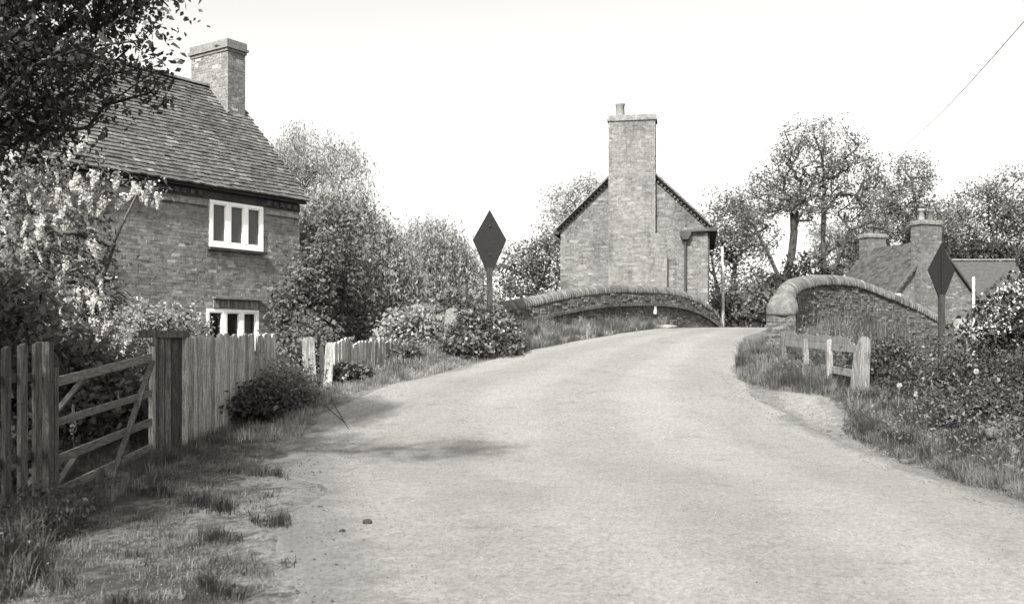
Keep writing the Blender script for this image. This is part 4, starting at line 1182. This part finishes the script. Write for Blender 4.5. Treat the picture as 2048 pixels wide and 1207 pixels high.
# dark shrubs inside the garden behind the gate
for (x, y, r_, h_, nm, lb, mt) in ((-7.0, 13.0, .9, 1.5, 'garden_shrub', 'dark shrub at the left edge above the tall pickets', 'leaf_dark'),
                               (-6.6, 15.6, .8, 1.0, 'garden_shrub', 'dark shrub seen through the bars of the wooden gate', 'leaf_mid'),
                               (-7.6, 15.2, .9, 1.9, 'garden_shrub', 'tall shadowed shrub behind the gate under the wisteria', 'leaf_mid'),
                               (-7.7, 12.6, .9, 2.9, 'garden_shrub', 'tall dark shrub at the photograph edge below the overhanging tree', 'leaf_dark'),
                               (-6.3, 12.0, .45, .5, 'garden_plant', 'low leafy plant just inside the near end of the gate', 'leaf_mid')):
    z = H(x, y)
    put_tree(nm, lb, 'shrub', (x, y, z), [[(x, y, z - .1), (x, y, z + h_ * .5), (x, y, z + h_)]],
             [(x, y, z + h_ * .75, r_, r_ * .9, h_ * .6), (x + .4 * r_, y - .3 * r_, z + h_ * .45, r_ * .8, r_ * .8, h_ * .4), (x - .5 * r_, y + .2, z + h_ * 1.1, r_ * .7, r_ * .7, h_ * .4)],
             int(110 + 60 * r_), None, mt, nleaf=40, L=.12, Wd=.065, clump=.22, bark='bark_dark', rmax=.06, group='shrubs inside the gate')
def lupin(x, y, h_, label):
    z = H(x, y); e = empty('lupin', (x, y, z), label, 'flower', 'pale flower spikes behind the gate')
    MB().tube([(x, y, z), (x + .01, y, z + h_)], [.008, .005], 5).build('stem', M['stem'], e)
    n = 90; f = rng.random(n); a = rng.uniform(0, 6.3, n); q = .04 * (1.1 - f)
    P = np.stack([x + np.cos(a) * q, y + np.sin(a) * q, z + h_ * (.55 + .45 * f)], 1)
    V, F, t = leaf_quads(P, .035, .03, np.clip(rng.normal(.5, .2, n), 0, 1)); link('flower_spike', np_mesh('flower_spike', V, F, M['blossom'], tone=t), e)
    P = np.stack([x + rng.normal(0, .12, 60), y + rng.normal(0, .12, 60), z + rng.uniform(.05, h_ * .5, 60)], 1)
    V, F, t = leaf_quads(P, .1, .03, rng.random(60)); link('leaves', np_mesh('leaves', V, F, M['leaf_mid'], tone=t), e)
lupin(-5.75, 13.1, .85, 'pale flower spike between the gate bars nearest the brace')
lupin(-5.75, 12.3, .62, 'short pale flower spike low behind the near end of the gate')
lupin(-5.9, 15.0, .80, 'pale flower spike behind the far end of the gate')

# bushes along the fence and by the sign
bb, att, d = put_tree('laurel_bush', 'pale rounded bush with speckled leaves behind the second board fence', 'bush', (-2.5, 24.6, .9),
         [[(-2.5, 24.6, .6), (-2.5, 24.6, 1.2), (-2.5, 24.6, 1.7)]], [(-2.9, 24.6, 1.8, .6, .6, .55), (-2.2, 24.6, 1.95, .65, .6, .6), (-2.6, 24.4, 1.3, .9, .5, .5)],
         130, None, 'leaf_light', nleaf=44, L=.11, Wd=.075, clump=.17, rmax=.05)
blossoms(bb, att[::3], 10, .05, .1)
put_tree('dark_bush', 'small dark bush behind the pale bush left of the sign', 'bush', (-1.5, 27.0, 1.0),
         [[(-1.5, 27, .6), (-1.5, 27, 1.4), (-1.5, 27, 2.0)]], [(-1.7, 27, 2.4, .65, .6, .6), (-1.1, 27, 2.3, .5, .5, .6), (-2.3, 27, 2.2, .4, .4, .5)],
         110, None, 'leaf_mid', nleaf=40, L=.12, Wd=.07, clump=.2, rmax=.05)
put_tree('bramble', 'large glossy bramble mound around the foot of the tall diamond sign', 'bramble', (-.7, 22.9, 1.2),
         [[(-.7, 23.0, 1.1), (-.7, 23, 1.5), (-.7, 23, 1.9)], [(-1.3, 22.6, 1.0), (-1.3, 22.6, 1.3), (-1.3, 22.6, 1.6)]],
         [(-.6, 23.0, 1.85, .75, .5, .55), (-1.25, 22.55, 1.45, .55, .45, .45), (-.15, 23.1, 1.6, .45, .4, .33), (-.7, 22.7, 1.5, .8, .4, .35)],
         190, None, 'leaf_bramble', nleaf=62, L=.09, Wd=.065, clump=.15, rmax=.02, tip=.006, droop=.3)
def spot_bush(name, label, x, y, rx, ry, h_, n, mt, nl=40, L=.09, Wd=.06, cl=.14, group=None, cat='bush'):
    z = H(x, y)
    return put_tree(name, label, cat, (x, y, z), [[(x, y, z - .05), (x, y, z + h_ * .3), (x, y, z + h_ * .6)]],
                    [(x, y, z + h_ * .5, rx, ry, h_ * .5), (x + rx * .5, y + ry * .4, z + h_ * .35, rx * .6, ry * .6, h_ * .35), (x - rx * .5, y - ry * .4, z + h_ * .4, rx * .6, ry * .6, h_ * .4)],
                    n, None, mt, nleaf=nl, L=L, Wd=Wd, clump=cl, rmax=.02, tip=.005, group=group)
spot_bush('roadside_bush', 'dark leafy clump against the first board fence', -4.35, 17.0, .42, .7, .5, 100, 'leaf_dark', L=.085, Wd=.055, cl=.18)
spot_bush('roadside_bush', 'soft mid grey bush against the end of the first board fence', -4.05, 17.9, .4, .75, .75, 150, 'leaf_mid', L=.07, Wd=.028, cl=.2)
spot_bush('roadside_plant', 'small glossy plant at the foot of the white leaning post', -3.2, 19.95, .25, .2, .32, 40, 'leaf_bramble', nl=26, L=.1, Wd=.08, cl=.1)
spot_bush('roadside_plant', 'low weedy bush in front of the second board fence', -2.3, 22.0, .2, .3, .26, 40, 'leaf_mid', L=.08, Wd=.03)
# right bank
hb, att, d = put_tree('blossom_bush', 'white blossoming bush at the right edge beside the cottage', 'bush', (9.7, 17.4, H(9.7, 17.4)),
         [[(9.7, 17.4, .4), (9.7, 17.4, 1.2), (9.8, 17.4, 2.0)]],
         [(8.9, 17.2, 2.05, .7, .7, .6), (9.7, 17.4, 2.55, .8, .8, .7), (8.3, 17.1, 1.75, .5, .55, .4), (9.4, 16.8, 1.5, 1.0, .7, .5), (10.8, 17, 2.2, .8, .8, 1.0)],
         260, None, 'leaf_dark', nleaf=44, L=.11, Wd=.065, clump=.2, rmax=.07, bark='bark_dark')
sun_side = att[(d[:, 2] > .15) | (d[:, 0] < -.35)]
blossoms(hb, sun_side[sun_side[:, 2] > 1.5], 60, .05, .085)
put_tree('bramble', 'dark tangled bramble thicket on the right bank behind the leaning post', 'bramble', (7.6, 15.6, H(7.6, 15.6)),
         [[(6.8, 16, .5), (6.8, 16, .8), (6.8, 16, 1.0)], [(8.4, 15.4, .5), (8.4, 15.4, .8), (8.4, 15.4, 1.1)]],
         [(6.7, 16.2, .95, .55, .6, .42), (7.6, 15.6, 1.0, .8, .6, .42), (8.6, 15.2, 1.0, .8, .7, .5), (9.2, 14.6, .9, .8, .6, .45), (7.0, 15.2, .75, .8, .45, .3), (7.9, 16.8, 1.3, .9, .6, .35), (6.6, 17.6, 1.25, .6, .6, .3), (7.3, 13.7, .62, .8, .6, .3), (8.4, 12.9, .75, 1.0, .7, .42), (6.5, 14.3, .55, .55, .45, .26), (9.6, 13.4, 1.0, .9, .7, .5), (7.0, 12.6, .5, .6, .5, .25)],
         500, None, 'leaf_bramble_dark', nleaf=95, L=.06, Wd=.034, clump=.17, rmax=.02, tip=.005, bark='bark_dark', droop=.3)

# ------------------------------------------------------------------ fences and gate
def board_profile(wd, h_, kind):
    if kind == 'round': return [(-wd / 2, 0), (wd / 2, 0), (wd / 2, h_ - wd * .35), (wd * .32, h_ - wd * .1), (0, h_), (-wd * .32, h_ - wd * .1), (-wd / 2, h_ - wd * .35)]
    return [(-wd / 2, 0), (wd / 2, 0), (wd / 2, h_ - .01), (wd * .2, h_), (-wd * .3, h_ - .02), (-wd / 2, h_ - .03)]
def board_fence(name, label, A, B, zA, zB, wd, mat, kind='round', th=.045, lean=.02, jit=.03, raild=-1, rails=2):
    A, B = Vector(A), Vector(B); L = (B - A).length; u = (B - A) / L; n = Vector((u.y, -u.x, 0))
    e = empty(name, (A.x, A.y, H(A.x, A.y)), label, 'fence')
    k = int(L / wd)
    for i in range(k):
        p = A + u * ((i + .5) * L / k); zb = H(p.x, p.y) - .08; zt_ = zA + (zB - zA) * (i + .5) / k + random.gauss(0, jit)
        le_ = random.gauss(0, lean); up = (ZUP + u * le_ + n * random.gauss(0, lean)).normalized()
        b = MB(); b.prism(board_profile(L / k * random.uniform(.965, .998), zt_ - zb, kind), Vector((p.x, p.y, zb)) + n * random.gauss(0, .006), u, up, n, th, random.random())
        b.build('board', M[mat], e)
    for r_ in range(rails):
        f = .3 + .45 * r_
        za = H(A.x, A.y); zb = H(B.x, B.y)
        MB().bar((A.x, A.y, za + (zA - za) * f) + tuple() if False else Vector((A.x, A.y, za + (zA - za) * f)) - n * .06, Vector((B.x, B.y, zb + (zB - zb) * f)) - n * .06, .05, .09).build('rail', M['wood_dark'], e)
    return e
board_fence('board_fence', 'weathered board fence with rounded tops running from the gate post', (-4.93, 15.0, 0), (-4.32, 18.2, 0), 1.68, 1.76, .135, 'wood_old', jit=.014, lean=.01)
board_fence('board_fence', 'short weathered board fence with ragged tops beside the white post', (-3.55, 19.95, 0), (-2.52, 22.5, 0), 1.63, 1.68, .115, 'wood_old', jit=.03, lean=.012)
# pickets beyond the near end of the gate
pk = empty('picket_fence', (-5.2, 10.3, H(-5.2, 10.3)), 'tall dark upright pickets left of the gate', 'fence')
for y, wd in ((8.9, .08), (9.25, .09), (9.6, .08), (9.95, .08), (10.28, .075), (10.62, .085), (10.95, .085)):
    x = -5.2; zb = H(x, y) - .1
    MB().prism(board_profile(wd, 1.56 + random.gauss(0, .015) - zb, 'flat'), (x, y, zb), Vector((.35, .94, 0)).normalized(), ZUP, Vector((.94, -.35, 0)).normalized(), .06, random.random()).build('picket', M['wood_dark'], pk)
for z in (.35, 1.2): MB().bar((-5.27, 8.8, z), (-5.27, 11.2, z), .05, .09).build('rail', M['wood_dark'], pk)
gp0 = tag(MB().box((-5.22, 11.2, .65), (1, 0, 0), (0, 1, 0), ZUP, .12, .12, 1.88, .6).build('hanging_post', M['wood_dark']), 'narrow post carrying the near end of the wooden gate', 'post')
# five-bar gate
gt = empty('wooden_gate', (-5.2, 11.35, 0), 'sagging wooden field gate with horizontal bars and diagonal braces', 'gate')
GA_, GB_ = Vector((-5.2, 11.36, 0)), Vector((-5.17, 14.36, 0))
def gtp(f, zn, zf): p = GA_.lerp(GB_, f); p.z = zn + (zf - zn) * f; return p
bars = [(1.13, 1.38, .105), (.67, .87, .085), (.24, .46, .10), (-.13, .09, .105)]
for i, (a, c, h_) in enumerate(bars):
    MB().bar(gtp(0, a, c), gtp(1, a, c), .035, h_, tone=random.random()).build('bar', M['wood_rail'], gt)
MB().bar(gtp(.0, -.3, -.3) + Vector((0, -.02, .08)), gtp(0, 1.3, 1.3) + Vector((0, -.02, 0)), .08, .09, up=(0, 1, 0), tone=.7).build('stile', M['wood_dark'], gt)
MB().bar(gtp(1, 0, -.05), gtp(1, 0, 1.53), .07, .085, up=(0, 1, 0), tone=.9).build('stile', M['wood_old'], gt)
MB().bar(gtp(.97, 0, 1.36) + Vector((.04, 0, 0)), gtp(.52, 0, -.1 / .52 * 1.0) + Vector((.04, 0, 0)), .03, .075, up=(1, 0, 0), tone=.6).build('brace', M['wood_dark'], gt)
MB().bar(gtp(.02, .75, .75) + Vector((-.04, 0, 0)), gtp(.30, 1.15, 1.2) + Vector((-.04, 0, 0)), .03, .07, up=(1, 0, 0), tone=.4).build('brace', M['wood_dark'], gt)
MB().bar(gtp(.02, -.1, -.1) + Vector((-.04, 0, 0)), gtp(.2, .2, .2) + Vector((-.04, 0, 0)), .03, .07, up=(1, 0, 0), tone=.4).build('brace', M['wood_dark'], gt)
# big box post with capping
bp = empty('gate_post', (-5.05, 14.7, H(-5.05, 14.7)), 'stout square gate post with flat cap where gate meets board fence', 'post')
for k in range(4):
    x0 = -5.16 + k * .082
    MB().box((x0, 14.6 + .035 * k, .78), (1, 0, 0), (0, 1, 0), ZUP, .078, .30, 1.8 + random.uniform(-.02, .02), random.random()).build('board', M['wood_dark'], bp)
MB().box((-4.84, 14.8, .78), (1, 0, 0), (0, 1, 0), ZUP, .06, .1, 1.78, .9).build('edge_batten', M['wood_old'], bp)
MB().box((-5.1, 14.66, 1.71), (1, .12, 0), Vector((-.12, 1, 0)), ZUP, .62, .42, .1, .5).build('cap', M['wood_dark'], bp)
# posts at the garden gap
def post_thing(name, label, x, y, z1, wd, dp_, lx, mat, tone, rough_top=True, zoff=-.1):
    zb = H(x, y) + zoff; up = (ZUP + Vector((lx, 0, 0))).normalized()
    e = MB().prism([(-wd / 2 * 1.05, 0), (wd / 2, 0), (wd / 2 * .92, z1 - zb - .06), (wd * .25, z1 - zb), (-wd * .35, z1 - zb - .02), (-wd / 2, z1 - zb - .09)], (x, y, zb), (1, .2, 0), up, Vector((-.2, 1, 0)), dp_, tone).build(name, M[mat])
    return tag(e, label, 'post', 'posts by the garden opening')
post_thing('fence_post', 'thick grey leaning post left of the white post', -3.9, 19.4, 1.72, .24, .2, -.05, 'wood_mid', .7)
post_thing('fence_post', 'slim dark post squeezed between grey and white posts', -3.70, 19.55, 1.55, .09, .12, -.03, 'wood_dark', .2)
post_thing('fence_post', 'white painted leaning post by the garden opening', -3.60, 19.5, 1.62, .16, .1, .05, 'wood_pale', .95)
stc = MB()
for (x0, y0, x1, y1) in ((-3.55, 19.1, -2.6, 15.9), (-3.5, 18.2, -2.75, 16.4)):
    stc.tube([(x0 + (x1 - x0) * t, y0 + (y1 - y0) * t, H(x0 + (x1 - x0) * t, y0 + (y1 - y0) * t) + .03) for t in np.linspace(0, 1, 9)], .006, 5)
    tag(stc.build('fallen_stick', M['bark_dark']), 'long thin stick lying from the white post onto the lane' if x0 < -3.52 else 'shorter thin stick lying beside the long one', 'stick'); stc = MB()
lr = empty('low_rail', (-2.3, 22.9, 1.2), 'low weathered rail on a short post left of the bramble mound', 'fence')
MB().bar((-2.6, 22.75, 1.38), (-1.75, 23.0, 1.40), .05, .11).build('rail', M['wood_old'], lr)
MB().box((-2.08, 22.85, 1.3), (1, 0, 0), (0, 1, 0), ZUP, .05, .05, .6, .9).build('post', M['wood_pale'], lr)
# rail fence on the right verge
rf = empty('rail_fence', (5.9, 16.9, H(5.9, 16.9)), 'broken pale rail fence with leaning end post below the right parapet', 'fence')
z5 = H(5.9, 16.85)
b = MB(); b.prism([(-.10, 0), (.10, 0), (.085, 1.65 - z5 + .1), (0, 1.70 - z5 + .1), (-.07, 1.62 - z5 + .1)], (5.88, 16.85, z5 - .1), (1, .15, 0), (ZUP + Vector((.05, 0, 0))).normalized(), (-.15, 1, 0), .15, .4)
b.build('end_post', M['wood_mid'], rf)
MB().bar((5.78, 16.95, z5), (5.84, 16.9, 1.45), .09, .09, tone=.1).build('strut', M['wood_mid'], rf)
MB().bar((5.86, 16.95, 1.49), (5.62, 20.9, 1.62), .045, .135, tone=.5).build('rail', M['wood_mid'], rf)
MB().bar((5.86, 16.95, 1.06), (5.76, 18.6, 1.14), .045, .12, tone=.6).build('rail', M['wood_mid'], rf)
for y, zt_ in ((18.1, 1.66), (19.3, 1.68), (20.6, 1.80)):
    x = 5.86 - (y - 16.95) * .06 - .05
    MB().box((x, y, (H(x, y) + zt_) / 2 - .05), (1, 0, 0), (0, 1, 0), ZUP, .1, .08, zt_ - H(x, y) + .1, random.random()).build('upright', M['wood_mid'], rf)
pv = [(0, 0)] + [(.28 * i, .07 + .07 * random.random()) for i in range(13)] + [(3.4, 0)]
MB().prism(pv, (5.83, 17.25, 1.575), Vector((-.06, 1, .032)), ZUP, (1, .06, 0), .025, .4).build('broken_paling', M['wood_mid'], rf)

# ------------------------------------------------------------------ grass
def blades(P, hmin, hmax, wd, tone_m=.5, tone_s=.2, bend=.5, updir=None):
    n = len(P); z = hgt(P[:, 0], P[:, 1]) - .01
    cx, cy = np.floor(P[:, 0] / .23 + np.sin(P[:, 1] * 5) * .4), np.floor(P[:, 1] / .23 + np.sin(P[:, 0] * 6) * .4)
    hs = lambda k_: np.modf(np.abs(np.sin(cx * 12.9898 + cy * 78.233 + k_) * 43758.5453))[0]
    h_ = rng.uniform(hmin, hmax, n) * rng.uniform(.6, 1, n) * (.45 + .9 * hs(1) ** 1.5)
    a = hs(2) * 2 * PI + rng.normal(0, .9, n); dd = np.stack([np.cos(a), np.sin(a)], 1)
    wv = np.stack([-dd[:, 1], dd[:, 0]], 1) * wd * rng.uniform(.6, 1.3, (n, 1))
    bd = (h_ * rng.uniform(.1, bend, n))[:, None]
    B0 = np.column_stack([P + wv / 2, z]); B1 = np.column_stack([P - wv / 2, z])
    m = P + dd * bd * .35
    M0 = np.column_stack([m + wv * .4, z + h_ * .6]); M1 = np.column_stack([m - wv * .4, z + h_ * .6])
    T = np.column_stack([P + dd * bd, z + h_ * rng.uniform(.85, 1, n)])
    V = np.stack([B0, B1, M1, M0, T], 1).reshape(-1, 3)
    b = np.arange(n)[:, None] * 5
    tris = np.concatenate([b + np.array([0, 1, 2]), b + np.array([0, 2, 3]), b + np.array([3, 2, 4])], 0)
    t = np.clip(rng.normal(tone_m, tone_s * .7, n) + (hs(3) - .5) * .55, 0, 1)
    return V, tris, np.tile(t, 3)
def grass_patch(name, label, pts, hmin, hmax, wd, mat, **kw):
    V, F, t = blades(pts, hmin, hmax, wd, **kw)
    o = link(name, np_mesh(name, V, F, M[mat], tone=t)); tag(o, label, 'grass', kind='stuff'); return o
def clumped(n, x0, x1, y0, y1, cond, cl=.16, per=14):
    out_ = []; tot = 0
    while tot < n:
        C_ = np.column_stack([rng.uniform(x0, x1, n // per + 50), rng.uniform(y0, y1, n // per + 50)])
        C_ = C_[cond(C_[:, 0], C_[:, 1])]
        Q = np.repeat(C_, per, 0) + rng.normal(size=(len(C_) * per, 2)) * cl
        Q = Q[cond(Q[:, 0], Q[:, 1])]
        out_.append(Q); tot += len(Q)
        if len(out_) > 40: break
    return np.vstack(out_)[:n]
def pat(x, y, s, ph=0): return .5 + .25 * (np.sin(x * s + ph) * np.cos(y * s * .8 + ph * 2) + np.sin(x * s * 2.3 + y * s * 1.9 + ph) )
# left verge: tufts with bare earth between
grass_patch('verge_grass', 'short scruffy grass with bare patches on the near left verge',
            clumped(90000, -7.5, -.9, 5.2, 15.2, lambda x, y: (sdist(LEFT, x, y) > .12 + .5 * pat(x, y, 1.9)) & (pat(x, y, 1.5, 1.0) + .16 * sdist(LEFT, x, y) > .5), .10, 26), .025, .105, .005, 'grass', tone_m=.42, tone_s=.28, bend=1.3)
grass_patch('fence_grass', 'long grass growing along the gate and picket bottoms',
            clumped(26000, -6.4, -3.6, 6.0, 17.5, lambda x, y: (np.abs(x + 5.0 - .0 * y) < .75) & (sdist(LEFT, x, y) > .7), .12, 18), .05, .24, .006, 'grass', tone_m=.38, tone_s=.25, bend=1.1)
grass_patch('far_verge_grass', 'pale short grass strip below the board fences along the lane',
            clumped(26000, -5.2, 1.5, 15.2, 25, lambda x, y: (sdist(LEFT, x, y) > .05) & (sdist(LEFT, x, y) < 1.5 ), .12, 14), .05, .22, .010, 'grass_pale', tone_m=.45)
grass_patch('bank_grass', 'tall feathery grass on the bank below the far parapet',
            clumped(30000, -.6, 4.6, 22.6, 28.4, lambda x, y: (sdist(LEFT, x, y) > .05) & (sdist(LEFT, x, y) < 1.05 - .5 * sst(25, 28.4, y)), .14, 16), .12, .4, .009, 'grass_pale', tone_m=.45, bend=1.0)
grass_patch('right_bank_grass', 'rough grass on the near right bank',
            clumped(90000, 4.7, 11.5, 7.5, 16.5, lambda x, y: (-sdist(RIGHT, x, y) > .12 + 1.2 * np.exp(-((y - 16.6) / 1.3) ** 2)) & (-sdist(RIGHT, x, y) < 4.8), .14, 16), .06, .25, .0065, 'grass', tone_m=.42, tone_s=.3, bend=1.7)
grass_patch('rail_grass', 'tall seeding grass around the broken rail fence',
            clumped(60000, 4.0, 9.5, 16, 23.5, lambda x, y: (-sdist(RIGHT, x, y) > -.12 + 1.25 * np.exp(-((y - 16.5) / 1.5) ** 2)) & (-sdist(RIGHT, x, y) < 3.6), .14, 16), .08, .34, .0075, 'grass', tone_m=.5, tone_s=.3, bend=1.2)
grass_patch('parapet_grass', 'weedy growth climbing the foot of the right parapet',
            clumped(26000, 6.4, 13.5, 19.5, 30, lambda x, y: (-sdist(RIGHT, x, y) > 1.6) & (-sdist(RIGHT, x, y) < 7.5), .16, 14), .15, .6, .012, 'grass', tone_m=.5, bend=.7)
# broad-leaved weeds on the right verge
cand_ = clumped(5200, 4.8, 9.5, 9, 22, lambda x, y: (-sdist(RIGHT, x, y) > .5) & (-sdist(RIGHT, x, y) < 3.2) & ((y > 18.4) | (y < 15.8)), .22, 30)
P = np.column_stack([cand_, hgt(cand_[:, 0], cand_[:, 1]) + rng.uniform(.04, .42, len(cand_))])
V, F, t = leaf_quads(P, .055, .03, np.clip(rng.normal(.5, .2, len(P)), 0, 1), nbias=np.array([0, 0, .8]))
tag(link('verge_weeds', np_mesh('verge_weeds', V, F, M['leaf_mid'], tone=t)), 'low broad leaved weeds among the grass of the right bank', 'weeds', kind='stuff')
cand_ = clumped(5200, -6.6, -3.6, 6, 10.9, lambda x, y: (sdist(LEFT, x, y) > 1.9), .2, 40)
P = np.column_stack([cand_, hgt(cand_[:, 0], cand_[:, 1]) + rng.uniform(.03, .3, len(cand_))])
V, F, t = leaf_quads(P, .055, .03, np.clip(rng.normal(.5, .2, len(P)), 0, 1), nbias=np.array([0, 0, .8]))
tag(link('verge_weeds', np_mesh('verge_weeds', V, F, M['leaf_dark'], tone=t)), 'dark weeds at the foot of the pickets in the lower left corner', 'weeds', kind='stuff')
# dandelion clocks
for (x, y, h_, lb) in ((5.95, 15.4, .42, 'round white dandelion clock below the leaning fence post'), (6.95, 15.0, .62, 'round white dandelion clock in front of the bramble thicket')):
    z = H(x, y); e = empty('dandelion', (x, y, z), lb, 'flower', 'dandelion clocks on the right bank')
    MB().tube([(x, y, z), (x + .01, y - .01, z + h_)], .005, 5).build('stem', M['stem'], e)
    n = 260; dd = unit(rng.normal(size=(n, 3))); V, F, t = leaf_quads(np.array([x + .01, y - .01, z + h_]) + dd * .036 * rng.uniform(.7, 1, (n, 1)), .02, .008, np.full(n, .6), along=dd)
    link('seed_head', np_mesh('seed_head', V, F, M['blossom'], tone=t), e)
# stones and crumbs along the road edges
def crumbs(name, label, pts, smin, smax, mat):
    n = len(pts); z = hgt(pts[:, 0], pts[:, 1]) + .016
    s = rng.uniform(smin, smax, n) * rng.uniform(.4, 1, n)
    oc = np.array([(1, 0, 0), (0, 1, 0), (-1, 0, 0), (0, -1, 0), (0, 0, .7), (0, 0, -.5)])
    V = np.column_stack([pts, z])[:, None, :] + oc[None] * s[:, None, None] * rng.uniform(.6, 1.3, (n, 6, 1))
    a = rng.uniform(0, 6.28, n)
    f = np.array([(0, 1, 4), (1, 2, 4), (2, 3, 4), (3, 0, 4), (1, 0, 5), (2, 1, 5), (3, 2, 5), (0, 3, 5)])
    F = (np.arange(n)[:, None, None] * 6 + f[None]).reshape(-1, 3)
    tag(link(name, np_mesh(name, V.reshape(-1, 3), F, M[mat], tone=np.repeat(rng.random(n), 8))), label, 'gravel', kind='stuff')
crumbs('edge_gravel', 'loose grit along the crumbling left edge of the lane', clumped(7000, -5, 0.2, 5.5, 19, lambda x, y: (sdist(LEFT, x, y) > -.9) & (sdist(LEFT, x, y) < 1.5), .25, 12), .003, .011, 'stone')
crumbs('earth_clods', 'dark clods of earth scattered over the left verge', clumped(420, -5, -.6, 5.5, 16, lambda x, y: (sdist(LEFT, x, y) > -.25) & (sdist(LEFT, x, y) < 1.3), .15, 6), .006, .022, 'bark')
crumbs('edge_gravel', 'loose grit along the right edge and the pale sandy patch', clumped(3500, 3.8, 6.0, 8, 20, lambda x, y: (-sdist(RIGHT, x, y) > -.4) & (-sdist(RIGHT, x, y) < .7), .2, 12), .004, .016, 'stone')
inlane = lambda x, y: (sdist(LEFT, x, y) < -.15) & (sdist(RIGHT, x, y) > .15)
crumbs('lane_grit', 'dark grit scattered over the lane surface', clumped(10000, -3, 5.2, 5.6, 17, inlane, .4, 7), .002, .0065, 'stone_dark')
crumbs('lane_grit', 'pale grit scattered over the lane surface', clumped(1800, -3, 5.2, 5.6, 15, inlane, .5, 5), .002, .008, 'wood_old')
for (x, y, r_, lb) in ((-1.25, 8.62, .035, 'larger of two dark clods lying on the lane near the left verge'), (-1.4, 8.25, .022, 'smaller of two dark clods lying on the lane near the left verge')):
    tag(rock(MB(), (x, y, H(x, y) + .012 + r_ * .4), r_ * 1.2, r_, r_ * .7, int(r_ * 1000), 8, 5, .3).build('clod', M['bark_dark'], None, True), lb, 'clod', 'dark clods on the lane')
grass_patch('corner_weeds', 'dark ragged tall weeds filling the lower left corner by the pickets',
            clumped(16000, -5.6, -2.6, 5.6, 9.4, lambda x, y: (sdist(LEFT, x, y) > 1.75 + .5 * pat(x, y, 2.1)), .12, 30), .10, .42, .009, 'leaf_dark', tone_m=.6, tone_s=.3, bend=1.2)
grass_patch('verge_tufts', 'separate rough tufts of longer grass on the near left verge',
            clumped(5200, -4.2, -1.3, 5.8, 12.5, lambda x, y: (sdist(LEFT, x, y) > .1) & (pat(x, y, 3.1, 2.0) > .72), .07, 40), .07, .2, .006, 'leaf_dark', tone_m=.7, tone_s=.3, bend=1.2)
